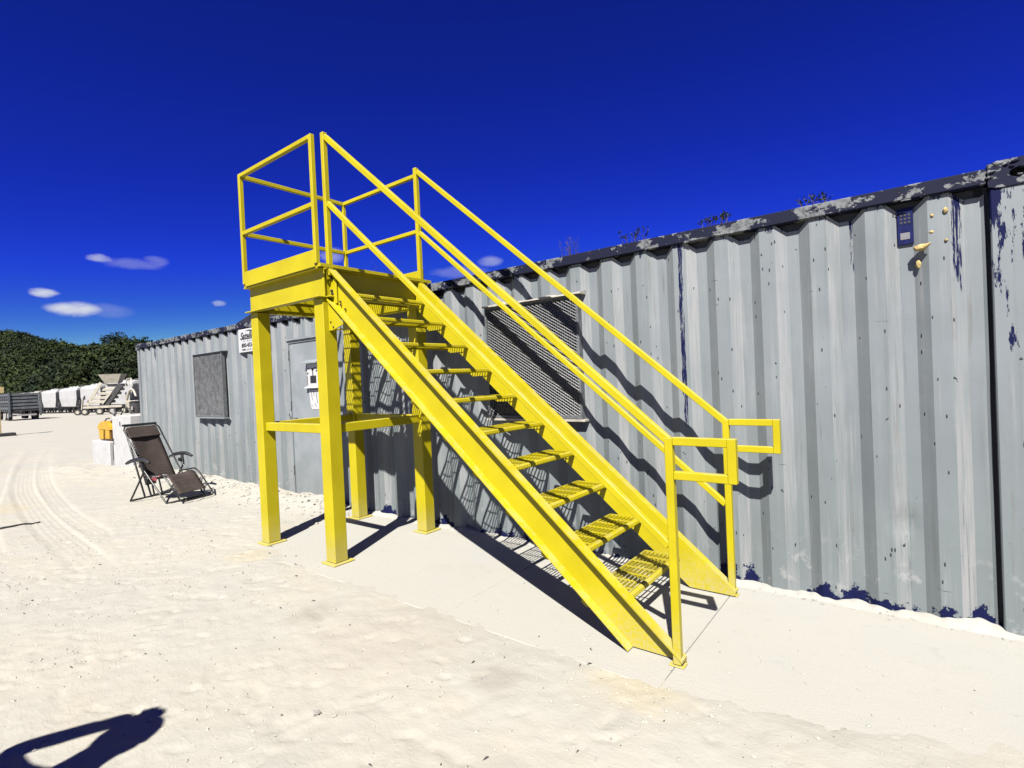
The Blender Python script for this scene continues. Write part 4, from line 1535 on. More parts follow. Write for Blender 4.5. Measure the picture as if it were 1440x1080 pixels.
# head cushion
b = MB()
for zc_ in (0,):
    c = Vector((BK1.x + .07, (yi0 + yi1) / 2, BK1.z - .10))
    X = Vector((0.33, 0, -0.5)).normalized(); Y = Vector((0, 1, 0)); Z = X.cross(Y)
    b.obox(c + Z * -.012, X, Y, Z, .085, .225, .016, .012)
cpart(b, "head_cushion", SLING)
b = MB(); b.tube([(-0.14, yi0, 1.09), (-0.14, yi1, 1.085)], .016, 8); cpart(b, "top_sleeve", ARMP)
# elastic lacing down both sides
b = MB()
for yy, yo in ((yi0 - .01, yi0 + .04), (yi1 + .01, yi1 - .04)):
    for i in range(14):
        t = 0.30 + 0.68 * i / 13
        p = Vector((BK1.x + (0.30 - BK1.x) * t + .01, yy, BK1.z + (0.33 - BK1.z) * t))
        q = Vector((p.x + .012, yo, p.z - .018))
        b.tube([p, q], .0032, 5)
    for i in range(12):
        t = i / 11
        p = Vector((0.70 + 0.26 * t, yy, 0.36 - 0.29 * t)); q = Vector((p.x - .02, yo, p.z + .005))
        b.tube([p, q], .0032, 5)
cpart(b, "lacing", CORDW, kind="stuff")
# the chair's striped cord and a folded rag on the seat
rag = empty("striped_rag", (-8.62, 2.82, 0.30), label="small red and white striped rag tucked in the recliner seat", cat="rag")
MW = wmat(chair)
b = MB(); vsq = []
c = MW @ Vector((0.34, 0.17, 0.345))
rag.location = c
b.blob(c, .10, .12, .012, 3, .5, 3)
b.build("cloth", BLOCKW, rag)
b = MB()
for i in range(5):
    p = MW @ Vector((0.40 + i * .022, 0.055, 0.375)); q = MW @ Vector((0.42 + i * .022, 0.13, 0.365)); r2_ = MW @ Vector((0.43 + i * .022, 0.045, 0.31))
    b.tube([r2_, p, q], .0055, 5)
b.build("stripe", STRIPE_R, rag)

# second recliner folded flat behind the first
fold = empty("folding_recliner", (-9.32, 2.80, 0.0), ang + 0.1, label="folded black frame chair leaning just behind the open recliner", cat="folding chair")
b = MB()
b.tube([(0.30, -0.02, .02), (0.06, -0.10, 1.02), (0.03, -0.07, 1.05), (0.02, .16, 1.06), (0.26, .18, .02)], .013, 8)
b.build("frame", FRAMEB, fold, world=False)
b = MB()
b.tube([(0.22, -0.06, .02), (0.0, -0.13, .98), (-0.03, -0.10, 1.01), (-0.03, .12, 1.01), (0.14, .14, .02)], .013, 8)
b.build("frame", FRAMEB, fold, world=False)
b = MB()
b.add([(0.20, -.03, .20), (0.20, .13, .20), (0.03, .13, .92), (0.03, -.08, .92), (0.215, -.03, .20), (0.215, .13, .20), (0.045, .13, .92), (0.045, -.08, .92)],
      [(0, 1, 2, 3), (7, 6, 5, 4), (0, 4, 5, 1), (1, 5, 6, 2), (2, 6, 7, 3), (3, 7, 4, 0)])
b.build("sling", ARMP, fold, world=False)

# ------------------------------------------------------------------ white blocks, yellow case
blk = empty("low_white_block", (-14.6, 4.0, 0), label="low white painted block carrying the yellow case", cat="block")
b = MB(); b.box((-15.25, 3.72, -0.05), (-14.05, 4.5, 0.545), 0.02); b.build("body", BLOCKW, blk)
tall = empty("white_cabinet", (-13.2, 4.2, 0), label="tall white cabinet standing at the far end of the container", cat="cabinet")
b = MB(); b.box((-13.98, 3.78, -0.05), (-13.52, 4.6, 1.10), 0.015); b.build("body", BLOCKW, tall)
b = MB(); b.box((-13.49, 3.76, -0.05), (-12.80, 4.6, 1.13), 0.015); b.build("door", BLOCKW, tall)
for q0, q1 in (((-13.985, 3.772, 0.15), (-13.96, 3.779, 0.46)), ((-13.93, 3.772, 0.48), (-13.905, 3.779, 0.62)), ((-13.40, 3.75, 0.9), (-13.375, 3.759, 1.0))):
    b = MB(); b.box(q0, q1); b.build("vent_slot", BLACKINK, tall)
b = MB()
b.tube([(-13.86, 3.80, 1.105), (-13.86, 3.80, 1.24)], .02, 8); b.blob((-13.86, 3.80, 1.17), .05, .05, .04, 2, .2, 2)
b.build("valve", MESHM, tall)
b = MB(); b.tube([(-13.68, 3.80, 1.0), (-13.45, 3.83, 1.20)], .014, 6); b.build("lever", ARMP, tall)
yc = empty("yellow_case", (-14.5, 4.0, 0.545), label="yellow domed equipment case resting on the low white block", cat="equipment case")
b = MB()
b.prism([(3.80, 0.56), (4.2, 0.56), (4.2, 0.80), (3.80, 0.80)], -14.95, -14.14, 'X')
b.build("body", AMBER, yc)
b = MB()
prof = [(-14.98, 0.80)] + [(-14.55 + 0.44 * math.cos(a), 0.80 + 0.19 * math.sin(a)) for a in np.linspace(math.pi, 0, 9)] + [(-14.10, 0.80)]
b.prism(prof, 3.77, 4.22, 'Y'); b.build("lid", YPLAS, yc)
b = MB(); b.prism([(-14.90, 0.58), (-14.62, 0.58), (-14.58, 0.79), (-14.92, 0.79)], 3.775, 3.796, 'Y'); b.build("panel", YPLAS, yc)
b = MB(); b.prism([(-14.47, 0.60), (-14.20, 0.60), (-14.20, 0.79), (-14.47, 0.79)], 3.775, 3.796, 'Y'); b.build("panel", YPLAS, yc)
b = MB(); b.tube([(-14.75, 3.85, .97), (-14.6, 3.85, 1.04), (-14.4, 3.85, 1.05)], .015, 6); b.tube([(-14.35, 3.85, .92), (-14.2, 3.85, 1.02)], .012, 6); b.build("handle", ARMP, yc)


# ------------------------------------------------------------------ rail hoppers behind the yard
def gz(x, y=25.5):
    return float(far_drop(np.array([x]))[0])


tr_ = empty("railway_track", (-110, 25.5, gz(-110)), kind='structure')
b = MB()
for yy in (24.78, 26.22):
    b.bar((-210, yy, gz(-150) + .12), (-150, yy, gz(-150) + .12), .07, .14)
    b.bar((-150, yy, gz(-150) + .12), (-15, yy, gz(-15) + .12), .07, .14)
b.build("rail", STEELD, tr_)


def hopper(x0, x1, mat_, label):
    z = gz((x0 + x1) / 2) + 0.2
    root = empty("hopper_wagon", ((x0 + x1) / 2, 25.5, z), label=label, cat="rail wagon", group="covered hopper wagons in the siding")
    L = x1 - x0
    H = 4.35
    b = MB()
    prof = []
    xs0, xs1 = x0 + 0.9, x1 - 0.9
    # rounded sides, sloped end sheets
    sec = [(-1.50, 1.15), (-1.56, 2.4), (-1.56, 3.7), (-1.35, 4.05), (-0.6, H - .12), (0.6, H - .12), (1.35, 4.05), (1.56, 3.7), (1.56, 2.4), (1.50, 1.15)]
    n = len(sec)
    vs = []
    for (xx, inset) in ((xs0 + 1.0, 1.25), (xs0, 2.6), (xs0, 9), (xs1, 9), (xs1, 2.6), (xs1 - 1.0, 1.25)):
        pass
    va = [(xs0 + max(0, (2.4 - s[1])) * .8, 25.5 + s[0], z + s[1] - .2) for s in sec]
    vb = [(xs1 - max(0, (2.4 - s[1])) * .8, 25.5 + s[0], z + s[1] - .2) for s in sec]
    fs = [tuple(range(n)), tuple(reversed(range(n, 2 * n)))]
    for i in range(n):
        j = (i + 1) % n
        fs.append((i, j, n + j, n + i))
    b.add(va + vb, fs)
    b.build("body", mat_, root)
    b = MB()
    b.box((x0 + .3, 24.05, z + .85), (x1 - .3, 24.2, z + 1.10)); b.box((x0 + .3, 26.8, z + .85), (x1 - .3, 26.95, z + 1.10))
    for xe in (x0 + .35, x1 - .47):
        b.box((xe, 24.2, z + .80), (xe + .12, 26.8, z + 1.05))
    for kx in range(3):
        xa = xs0 + 2.2 + kx * (L - 6.2) / 2
        b.prism([(xa - 1.1, z + 1.05), (xa + 1.1, z + 1.05), (xa + .4, z + .35), (xa - .4, z + .35)], 24.6, 26.4, 'Y')
    b.build("underframe", STEELD, root)
    for xe, s in ((x0 + .45, 1), (x1 - .45, -1)):
        b = MB()
        for yy in (24.15, 26.85):
            b.bar((xe, yy, z + 1.05), (xe, yy, z + 4.1), .09, .09)
        for zz in np.arange(1.3, 4.1, .45):
            b.bar((xe, 24.12, z + zz), (xe, 24.65, z + zz), .05, .05)
        b.bar((xe, 24.15, z + 4.1), (xe, 26.85, z + 4.1), .09, .09)
        b.bar((xe, 24.2, z + 1.1), (xe + s * 1.2, 24.4, z + 2.6), .09, .09)
        b.build("ladder", STEELD, root)
    b = MB()
    b.box((xs0, 25.2, z + H - .30), (xs1, 25.8, z + H - .22))
    for kx in range(5):
        xa = xs0 + .8 + kx * (xs1 - xs0 - 1.6) / 4
        b.cyl((xa, 25.5, z + H - .3), (xa, 25.5, z + H - .10), .32, 12)
    b.build("roof_hatch", mat_, root)
    for xb_ in (x0 + 1.9, x1 - 1.9):
        for dx in (-.85, .85):
            b = MB()
            for yy in (24.72, 26.28):
                b.cyl((xb_ + dx, yy - .07, z + .38), (xb_ + dx, yy + .07, z + .38), .42, 16)
            b.cyl((xb_ + dx, 24.72, z + .38), (xb_ + dx, 26.28, z + .38), .08, 8)
            b.build("wheelset", STEELD, root)
        b = MB(); b.box((xb_ - 1.2, 24.45, z + .30), (xb_ + 1.2, 24.6, z + .62)); b.box((xb_ - 1.2, 26.4, z + .30), (xb_ + 1.2, 26.55, z + .62)); b.box((xb_ - .3, 24.6, z + .35), (xb_ + .3, 26.4, z + .8))
        b.build("bogie", STEELD, root)


HOP = [(-178.5, -166.6, HOPW, "white hopper wagon farthest left, mostly hidden by the yellow pole"),
       (-166.3, -154.4, HOPC, "hopper wagon behind the slatted grey trailer"),
       (-154.0, -141.0, HOPW, "white hopper wagon just right of the slatted trailer"),
       (-140.5, -128.3, HOPC, "cream hopper wagon, narrowest in view, left of the white ones"),
       (-127.8, -116.3, HOPW, "clean white hopper wagon between the cream one and the wagon with the long gap"),
       (-115.8, -104.0, HOPW, "broad white hopper wagon directly left of the conveyor machine"),
       (-103.6, -92.0, HOPW, "white hopper wagon hidden behind the conveyor machine"),
       (-91.4, -79.0, HOPW, "white hopper wagon nearest the container corner, right of the conveyor")]
for hp in HOP:
    hopper(*hp)


def wheel(mb_t, mb_r, c, r_, wd, ax=(0, 1, 0)):
    c = Vector(c); a = Vector(ax)
    mb_t.cyl(c - a * wd / 2, c + a * wd / 2, r_, 20)
    mb_r.cyl(c - a * (wd / 2 + .01), c + a * (wd / 2 + .01), r_ * .55, 16)


# slatted grey trailer
tz = -0.60
trl = empty("slatted_trailer", (-80, 13.5, tz), 0, label="grey slat-sided trailer parked at the left by the hopper wagons", cat="trailer")
TX0, TX1, TY0, TY1 = -84.5, -76.2, 11.7, 14.2
b = MB(); b.box((TX0, TY0, tz + .95), (TX1, TY1, tz + 1.12)); b.build("bed", STEELD, trl)
for i in range(5):
    z0 = tz + 1.2 + i * .36
    b = MB(); b.box((TX1 - .04, TY0 + .05, z0), (TX1 + .03, TY1 - .05, z0 + .24)); b.build("slat", TRAILG, trl)
    b = MB(); b.box((TX0 + .05, TY0 - .03, z0), (TX1 - .05, TY0 + .04, z0 + .24)); b.build("slat", TRAILD if i % 2 else TRAILG, trl)
for x in np.linspace(TX0, TX1, 9):
    b = MB(); b.box((x - .06, TY0 - .06, tz + .95), (x + .06, TY0 - .032, tz + 2.98)); b.build("stake", TRAILG, trl)
for y in (TY0, TY1):
    b = MB(); b.box((TX1 + .032, y - .08, tz + .4), (TX1 + .14, y + .08, tz + 3.0)); b.build("stake", TRAILG, trl)
b = MB(); b.box((TX0, TY0 + .1, tz + 1.12), (TX1 - .1, TY1 - .1, tz + 2.7)); b.build("load", TRAILD, trl)
for x in (TX0 + 1.2, TX0 + 2.4, TX1 - 2.2, TX1 - 1.0):
    t1, t2 = MB(), MB()
    for y in (TY0 + .18, TY1 - .18):
        wheel(t1, t2, (x, y, tz + .5), .5, .3)
    wh = t1.build("wheel", RUBBER, trl); t2.build("rim", RIMG, wh)
b = MB(); b.box((TX1 - .3, TY0 + .3, tz + .45), (TX1 - .1, TY1 - .3, tz + .62)); b.build("bumper", RIMG, trl)

# mobile cream conveyor / loader
cz = -0.66
conv = empty("conveyor_machine", (-79.3, 21.0, cz), 0, label="cream mobile conveyor hopper machine with raised chute before the wagons", cat="conveyor")
Fw = Vector((0.55, -0.45, 0)).normalized()
Sd = Vector((0.5, 0.6, 0)).normalized()     # across, to the right as seen from the camera
Sd = Vector((-Fw.y, Fw.x, 0))
O_ = Vector((-79.3, 20.9, cz))


def CP(a, s_, z):
    """a metres across to the right, s_ metres toward the yard, z up"""
    return O_ + Sd * a + Fw * s_ + Vector((0, 0, z))


b = MB(); b.bar(CP(-2.0, 0, .95), CP(2.1, 0, .95), 1.8, .28); b.build("chassis", CREAM, conv)
for i in range(5):
    t = i / 4
    b = MB()
    c = CP(-0.35 + 0.35 * i, -0.15 * i, 1.55 + 0.50 * i)
    b.obox(c, Sd, Fw, Vector((0, 0, 1)), 1.12 - .06 * i, .75, .17, .03)
    b.build("step_box", CREAM, conv)
b = MB(); b.bar(CP(-1.75, .5, 1.2), CP(-.15, .5, 3.9), .12, .35); b.build("side_beam", CREAM, conv)
b = MB(); b.bar(CP(0.35, .7, 1.1), CP(2.1, .7, 3.6), .35, .60); b.build("belt", STEELD, conv)
b = MB(); b.bar(CP(0.1, .95, 1.3), CP(1.0, .95, 2.5), .10, .14); b.build("belt_guard", CREAM, conv)
b = MB()
c = CP(.95, 0, 4.35)
vs = []
for (zz, hx) in ((-.55, .70), (.30, 1.10), (.55, 1.22)):
    for (sx, sy) in ((-1, -1), (1, -1), (1, 1), (-1, 1)):
        vs.append(c + Sd * sx * hx + Fw * sy * hx * .7 + Vector((0, 0, zz)))
b.add(vs, [(0, 1, 5, 4), (1, 2, 6, 5), (2, 3, 7, 6), (3, 0, 4, 7), (4, 5, 9, 8), (5, 6, 10, 9), (6, 7, 11, 10), (7, 4, 8, 11), (0, 3, 2, 1), (8, 9, 10, 11)])
b.build("hopper_bin", CREAM, conv)
b = MB()
q = [CP(2.35, .3, 3.35), CP(2.6, .3, 4.25), CP(3.0, .3, 4.35), CP(3.2, .3, 3.35)]
b.tube(q, .07, 6, closed=True)
b.tube([CP(2.75, .3, 3.4), CP(2.8, .3, 4.2)], .05, 6)
b.build("guard_frame", CREAM, conv)
for a in (-2.4, 2.45, 2.95):
    b = MB(); b.bar(CP(a, .4, .2 if a < 0 else .9), CP(a * .95, .2, 2.6 if a > 0 else 2.2), .14, .14); b.build("support_leg", CREAM if a < 2.6 else STEELD, conv)
b = MB(); b.box(tuple(CP(-2.1, .4, 1.9)), tuple(CP(-1.7, .9, 2.4))); b.build("control_box", STEELD, conv)
for a in (-2.5, -1.75, -.2, 1.15):
    t1, t2 = MB(), MB()
    wheel(t1, t2, CP(a, .95, .42), .42 if a > -2 else .36, .3, tuple(Fw))
    wh = t1.build("wheel", RUBBER, conv); t2.build("rim", RIMG if a > 1 else CREAM, wh)
b = MB(); b.bar(CP(-1.5, .4, .75), CP(1.8, .4, .75), .5, .3); b.build("axle_box", STEELD, conv)

# dark bin and odd plant by the container corner
bz = -0.62
bn = empty("waste_bin", (-70.6, 21.5, bz), label="black waste bin standing far off beside the container corner", cat="bin")
b = MB(); b.cyl((-70.6, 21.5, bz), (-70.6, 21.5, bz + 1.35), .62, 20, .70); b.build("body", STEELD, bn)
b = MB(); b.cyl((-70.6, 21.5, bz + 1.35), (-70.6, 21.5, bz + 1.5), .74, 20, .5); b.build("lid", ARMP, bn)
b = MB(); b.box((-70.3, 20.85, bz + .5), (-70.0, 20.95, bz + .9)); b.build("label_patch", RIMG, bn)
lm = empty("loader_machine", (-76.0, 23.0, -.7), label="small cream loader with raised arm behind the black bin", cat="loader")
b = MB(); b.box((-77.5, 22.4, -.1), (-74.5, 23.8, .9), .1); b.build("body", CREAM, lm)
b = MB(); b.tube(smoothline([(-77.6, 22.6, .8), (-76.5, 22.6, 2.0), (-75.2, 22.6, 2.2), (-74.3, 22.6, 1.4)], 4), .12, 8); b.build("arm", CREAM, lm)
for x in (-77.0, -75.0):
    t1, t2 = MB(), MB(); wheel(t1, t2, (x, 22.3, -.28), .42, .3); wh = t1.build("wheel", RUBBER, lm); t2.build("rim", CREAM, wh)

# yellow pole at the left edge
pz = float(ground_z(np.array([-36.0]), np.array([5.15]))[0])
pole = empty("pole", (-36.0, 5.08, pz), label="dull yellow post with bracket cut by the left frame edge", cat="post")
b = MB(); b.box((-36.12, 4.95, pz), (-35.88, 5.19, pz + 2.85), .01); b.build("shaft", POLEY, pole)
b = MB(); b.box((-35.95, 5.0, pz + 2.15), (-35.7, 5.34, pz + 2.45), .01); b.build("bracket", POLEY, pole)
b = MB(); b.box((-36.2, 4.9, pz - .05), (-35.7, 5.7, pz + .16), .03); b.build("base", RUBBER, pole)

# dark strip laid on the sand as the shadow of an unseen pole
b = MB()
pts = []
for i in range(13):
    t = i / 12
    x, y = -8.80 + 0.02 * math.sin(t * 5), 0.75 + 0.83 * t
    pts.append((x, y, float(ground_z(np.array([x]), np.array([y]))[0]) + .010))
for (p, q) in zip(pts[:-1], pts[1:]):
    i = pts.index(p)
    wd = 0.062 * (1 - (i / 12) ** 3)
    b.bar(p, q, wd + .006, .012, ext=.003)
b.build("pole_shadow_strip", RUBBER, None, label="dark strip standing in for a pole shadow on the sand at the left edge", cat="shadow strip")

# ------------------------------------------------------------------ small ground litter
def stones(n, fn, smin, smax, mat_, name, label=None):
    """scatter of angular pebbles in one mesh"""
    vs, fs = [], []
    base = np.array([(1, 0, 0), (-1, 0, 0), (0, 1, 0), (0, -1, 0), (0, 0, 1), (0, 0, -.6)], float)
    tri = [(0, 2, 4), (2, 1, 4), (1, 3, 4), (3, 0, 4), (2, 0, 5), (1, 2, 5), (3, 1, 5), (0, 3, 5)]
    xs, ys = fn(n)
    zs = ground_z(xs, ys)
    mslab = (xs > SLAB_X0) & (xs < SLAB_X1) & (ys > SLAB_Y0) & (ys < SLAB_Y1)
    zs = np.where(mslab, np.maximum(zs, 0.0), zs)
    sz = smin + (smax - smin) * rng.random(n) ** 2.5
    for i in range(n):
        a = rng.uniform(0, 6.28)
        sc = np.array([1, rng.uniform(.45, .9), rng.uniform(.35, .7)]) * sz[i]
        p = base * sc * rng.uniform(.75, 1.25, (6, 1))
        R2 = np.array([[math.cos(a), -math.sin(a), 0], [math.sin(a), math.cos(a), 0], [0, 0, 1]])
        p = p @ R2.T + np.array([xs[i], ys[i], zs[i] + sz[i] * .10])
        o = len(vs)
        vs.extend(p.tolist())
        fs.extend([(t0 + o, t1 + o, t2 + o) for (t0, t1, t2) in tri])
    o = mesh_np(name, np.array(vs), np.array(fs), mat_, False)
    tag(o, label, None, None, 'stuff')


def along_wall(n):
    return rng.uniform(-12.4, -5.3, n), 3.90 - np.abs(rng.normal(0, .30, n))


def broad(n):
    return rng.uniform(-10, 1.0, n), rng.uniform(.4, 3.4, n)


def wall_right(n):
    return rng.uniform(-5.3, .5, n), 3.925 - np.abs(rng.normal(0, .05, n))


stones(900, along_wall, .006, .030, STONE, "rubble", "pale broken stones heaped along the container foot")
stones(170, along_wall, .006, .030, DSTONE, "dark_rubble", "dark stones among the rubble at the container foot")
def clusters(n):
    cx = rng.uniform(-8.5, 0.8, 90); cy = rng.uniform(.4, 2.9, 90); sp = rng.uniform(.06, .45, 90)
    i = rng.integers(0, 90, n)
    return cx[i] + rng.normal(0, 1, n) * sp[i], np.minimum(cy[i] + rng.normal(0, 1, n) * sp[i] * .6, 3.2)


def slab_drift(n):
    return rng.uniform(-5.2, .9, n), 2.45 + np.abs(rng.normal(0, .25, n))


stones(2600, clusters, .004, .015, SAND, "added_sand_clods", "small clods of the same pale sand, added for their crisp shadows")  # clods added to cast the fine shadows of scuffed sand
stones(500, slab_drift, .002, .008, SAND, "drifted_sand", "coarse sand drifted onto the edge of the concrete")
stones(350, broad, .003, .011, STONE, "pebbles", "fine pale pebbles scattered over the sand")
stones(260, broad, .002, .008, DSTONE, "grit", "fine dark grit scattered over the sand")
stones(260, wall_right, .004, .018, STONE, "mortar_crumbs", "crumbs of mortar along the container foot on the concrete")


def sticks(n):
    b = MB()
    for i in range(n):
        x = rng.uniform(-8, .6); y = rng.uniform(.5, 2.6)
        zz = float(ground_z(np.array([x]), np.array([y]))[0])
        if SLAB_X0 < x < SLAB_X1 and y > SLAB_Y0: zz = max(zz, 0)
        a = rng.normal(0.6, .6); L = rng.uniform(.005, .020)
        p = Vector((x, y, zz + .003)); dv = Vector((math.cos(a), math.sin(a), 0)) * L
        sd = Vector((-math.sin(a), math.cos(a), 0)) * L * .2
        b.add([p - dv, p + sd + Vector((0, 0, .004)), p + dv, p - sd + Vector((0, 0, .002)), p + Vector((0, 0, .009))], [(0, 1, 4), (1, 2, 4), (2, 3, 4), (3, 0, 4)])
    o = b.build("twig_litter", DSTONE, None, label="dark twig and leaf bits scattered on the sand", kind='stuff')


sticks(75)
# rough mortar and sand banked against the container foot on the concrete
xs_ = np.arange(-5.35, 0.62, 0.012)
vs_, fs_ = [], []
for i, x in enumerate(xs_):
    h0 = 0.014 + 0.05 * max(0, noise.noise(Vector((x * 2.3, 1, 0)))) + 0.014 * noise.noise(Vector((x * 17, 3, 0)))
    w0 = 0.030 + 0.06 * (0.5 + noise.noise(Vector((x * 3.1, 7, 0)))) + 0.02 * noise.noise(Vector((x * 23, 9, 0)))
    h0 = max(0.002, h0)
    w0 = max(0.01, w0)
    vs_ += [(x, 3.935 - w0, -0.002), (x, 3.935 - w0 * .45, h0 * .45 + .003 * noise.noise(Vector((x * 40, 2, 2)))), (x, 3.945, h0), (x, 3.99, h0 * 1.05)]
for i in range(len(xs_) - 1):
    for j in range(3):
        a = i * 4 + j
        fs_.append((a, a + 4, a + 5, a + 1))
mf = mesh_np("mortar_fillet", np.array(vs_), np.array(fs_), CONC, True)
tag(mf, "rough pale mortar banked along the container foot", None, None, 'stuff')


def litter_item(x, y, name, label, cat, mat_, rx, ry, rz_, seed):
    zz = float(ground_z(np.array([x]), np.array([y]))[0])
    if SLAB_X0 < x < SLAB_X1 and y > SLAB_Y0: zz = max(zz, 0)
    b = MB(); b.blob((x, y, zz + rz_ * .6), rx, ry, rz_, seed, .8, 3, 2.2)
    o = b.build(name, mat_, None, label=label, cat=cat)
    for p in o.data.polygons: p.use_smooth = False


litter_item(-0.455, 2.12, "wrapper", "crumpled silvery wrapper on the sand right of the stair foot", "wrapper", FOIL, .028, .022, .012, 4)
litter_item(-2.30, 1.36, "stone", "single rounded pale stone on the sand in the foreground", "stone", STONE, .016, .014, .010, 6)

# ------------------------------------------------------------------ forest
def leaf_cloud(centers, radii, per, size, seed):
    """leaf clump quads spread through ellipsoid crowns"""
    g_ = np.random.default_rng(seed)
    n = len(centers)
    C_ = np.repeat(np.asarray(centers), per, axis=0)
    R_ = np.repeat(np.asarray(radii), per, axis=0)
    d_ = g_.normal(size=(n * per, 3))
    d_ /= np.linalg.norm(d_, axis=1)[:, None]
    rr = (0.55 + 0.5 * g_.random(n * per) ** .6)[:, None]
    lump = 1 + 0.22 * np.sin(d_[:, :1] * 5 + C_[:, :1]) * np.cos(d_[:, 2:] * 6 + C_[:, 1:2])
    P = C_ + d_ * rr * R_ * lump
    u = g_.normal(size=(n * per, 3)); u /= np.linalg.norm(u, axis=1)[:, None]
    v = np.cross(u, g_.normal(size=(n * per, 3))); v /= np.linalg.norm(v, axis=1)[:, None]
    s = (size * (0.5 + g_.random(n * per)))[:, None]
    V_ = np.stack([P - u * s, P + v * s * .6, P + u * s, P - v * s * .6], axis=1).reshape(-1, 3)
    F_ = np.arange(len(V_)).reshape(-1, 4)
    return V_, F_


fr = np.random.default_rng(12)
cs_, rs_ = [], []
for i in range(2300):
    y = 36 + 30 * fr.random() ** 0.9
    x = -440 + 345 * fr.random()
    if x > -125 and y > 48: continue
    hgt = fr.uniform(5.5, 8.5) * (0.8 if x < -300 else 1)
    base = float(hill(np.array([x]), np.array([y]))[0]) + float(far_drop(np.array([x]))[0])
    cs_.append((x, y, base + hgt * .55))
    rr = fr.uniform(2.0, 3.6)
    rs_.append((rr, rr, hgt * .50))
VF, FF = leaf_cloud(cs_, rs_, 150, 0.48, 5)
fo = mesh_np("forest", VF, FF, LEAFF, False)
tag(fo, "dense dark green wood covering the hillside", None, None, 'stuff')


def tree(x, y, h_, r_, seed, label):
    g_ = np.random.default_rng(seed)
    zb = float(far_drop(np.array([x]))[0]) + float(hill(np.array([x]), np.array([y]))[0])
    root = empty("tree", (x, y, zb), label=label, cat="tree", group="trees standing in front of the wood")
    b = MB()
    b.tube([(x, y, zb - .2), (x + .1, y, zb + h_ * .35), (x - .1, y + .1, zb + h_ * .7)], .2, 8, radii=[.24, .16, .07])
    cen, rad = [], []
    for i in range(11):
        a = g_.uniform(0, 6.28); q = g_.uniform(.2, .9) * r_
        zz = zb + h_ * g_.uniform(.42, .93)
        c = (x + math.cos(a) * q * .8, y + math.sin(a) * q * .8, zz)
        b.tube([(x, y, zb + h_ * .35 + (zz - zb - h_ * .35) * .4), ((x + c[0]) / 2, (y + c[1]) / 2, zz - .3), c], .05, 5, radii=[.09, .05, .02])
        cen.append(c); rr = g_.uniform(.28, .5) * r_; rad.append((rr, rr, rr * .75))
    b.build("trunk", BARK, root)
    Vv, Ff = leaf_cloud(cen, rad, 170, .24, seed)
    Vv = Vv - np.array([x, y, zb])
    mesh_np("crown", Vv, Ff, LEAFN, False, root)


tree(-206, 58, 11.5, 4.4, 1, "tallest tree on the skyline above the conveyor machine")
TREES = [(-176, 36, 9.0, 3.2, 2, "bare-sided tree behind the cream wagon"), (-163, 35.5, 8.2, 3.0, 3, "round green tree behind the clean white wagon"),
         (-150, 36.5, 9.6, 3.3, 4, "taller green tree right of the round one"), (-139, 35.5, 8.6, 3.0, 6, "green tree left of the conveyor chute"),
         (-128, 36.5, 10.0, 3.4, 7, "large green tree directly behind the conveyor chute"), (-118, 36, 9.4, 3.1, 8, "green tree closest to the container corner")]
for t_ in TREES:
    tree(*t_)

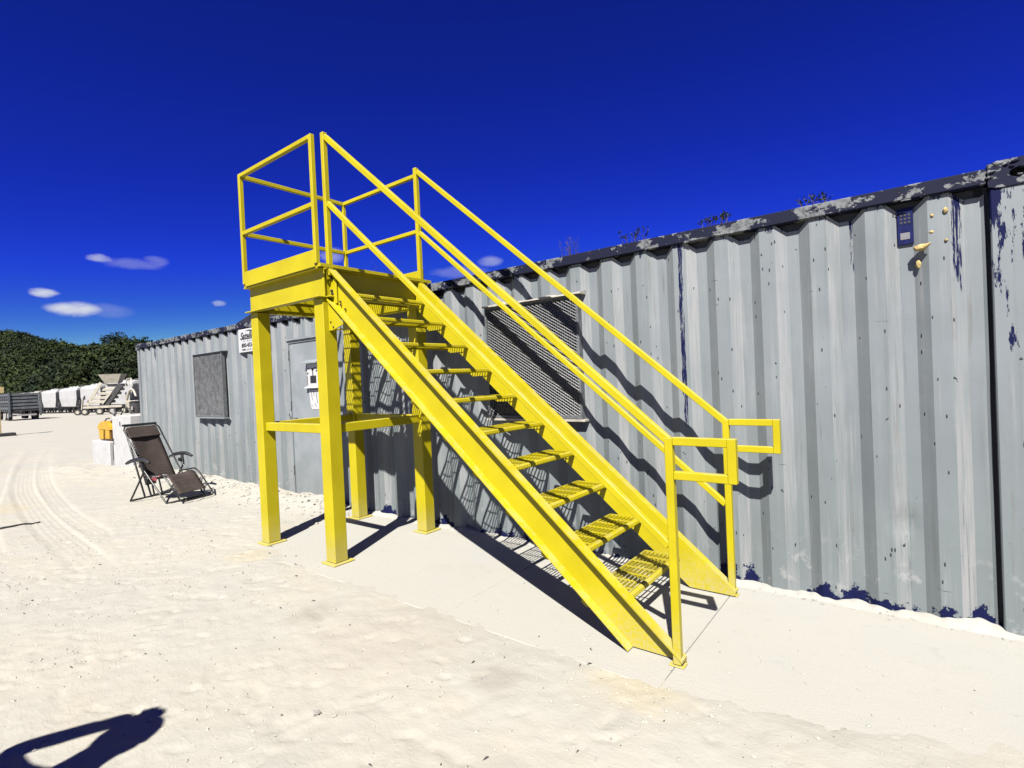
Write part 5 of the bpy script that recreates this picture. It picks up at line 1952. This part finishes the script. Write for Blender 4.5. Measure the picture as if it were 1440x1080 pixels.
# ------------------------------------------------------------------ the bystander whose shadow falls into the picture
def person():
    """standing figure, one hand raised to the brow; only the shadow reaches the frame"""
    root = empty("person", (-2.28, -0.66, 0), label="person in dark work clothes shading their eyes, seen only by shadow at lower left", cat="person")
    V3 = Vector
    J = dict(pel=V3((-2.28, -.66, .98)), chest=V3((-2.28, -.66, 1.33)), neck=V3((-2.28, -.655, 1.50)), head0=V3((-2.275, -.64, 1.60)), head1=V3((-2.27, -.60, 1.76)),
             shR=V3((-2.46, -.744, 1.44)), elR=V3((-2.64, -.84, 1.63)), haR=V3((-2.37, -.59, 1.86)),
             shL=V3((-2.10, -.576, 1.44)), elL=V3((-2.00, -.55, 1.15)), haL=V3((-2.06, -.42, .93)),
             hiR=V3((-2.37, -.70, .93)), knR=V3((-2.39, -.66, .49)), anR=V3((-2.40, -.72, .09)), toR=V3((-2.45, -.55, .04)),
             hiL=V3((-2.19, -.62, .93)), knL=V3((-2.16, -.58, .49)), anL=V3((-2.14, -.62, .09)), toL=V3((-2.17, -.44, .04)))
    R_ = dict(pel=.135, chest=.145, neck=.06, head0=.095, head1=.10, shR=.085, elR=.055, haR=.045, shL=.065, elL=.045, haL=.035,
              hiR=.085, knR=.06, anR=.042, toR=.035, hiL=.085, knL=.06, anL=.042, toL=.035)
    E_ = [('pel', 'chest'), ('chest', 'neck'), ('neck', 'head0'), ('head0', 'head1'), ('chest', 'shR'), ('shR', 'elR'), ('elR', 'haR'),
          ('chest', 'shL'), ('shL', 'elL'), ('elL', 'haL'), ('pel', 'hiR'), ('hiR', 'knR'), ('knR', 'anR'), ('anR', 'toR'),
          ('pel', 'hiL'), ('hiL', 'knL'), ('knL', 'anL'), ('anL', 'toL')]
    names = list(J)
    me = bpy.data.meshes.new("body")
    off = Vector(root.location)
    me.from_pydata([tuple(J[n] - off) for n in names], [(names.index(a), names.index(b_)) for a, b_ in E_], [])
    o = bpy.data.objects.new("body", me)
    COL.objects.link(o)
    o.parent = root
    sk = o.modifiers.new("skin", 'SKIN')
    for i, n in enumerate(names):
        sv = me.skin_vertices[0].data[i]
        sv.radius = (R_[n], R_[n])
        sv.use_root = (n == 'pel')
    ss = o.modifiers.new("sub", 'SUBSURF'); ss.levels = 2; ss.render_levels = 2
    me.materials.append(CLOTH)
    # fingers of the raised hand, reaching forward past the brow
    b = MB()
    ha = J['haR']
    dirh = Vector((.11, .05, .05)).normalized()
    side = dirh.cross(Vector((0, 0, 1))).normalized()
    for i in range(4):
        s0 = ha + side * (-.03 + .02 * i)
        Lf = (.075, .09, .085, .065)[i]
        b.tube([s0, s0 + dirh * (.05 + Lf * .5), s0 + dirh * (.05 + Lf) + Vector((0, 0, -.01))], .009, 8, radii=[.018, .016, .010])
    b.tube([ha, ha + side * -.05 + dirh * .03, ha + side * -.06 + dirh * .07], .01, 8, radii=[.014, .012, .007])
    b.build("fingers", plain("skin", (0.30, 0.17, 0.11), 0.6), root)
    b = MB()
    b.blob(J['head1'] + Vector((0, 0, .02)), .125, .130, .105, 1, 0.08, 3)
    b.build("hair", BLACKINK, root)


person()
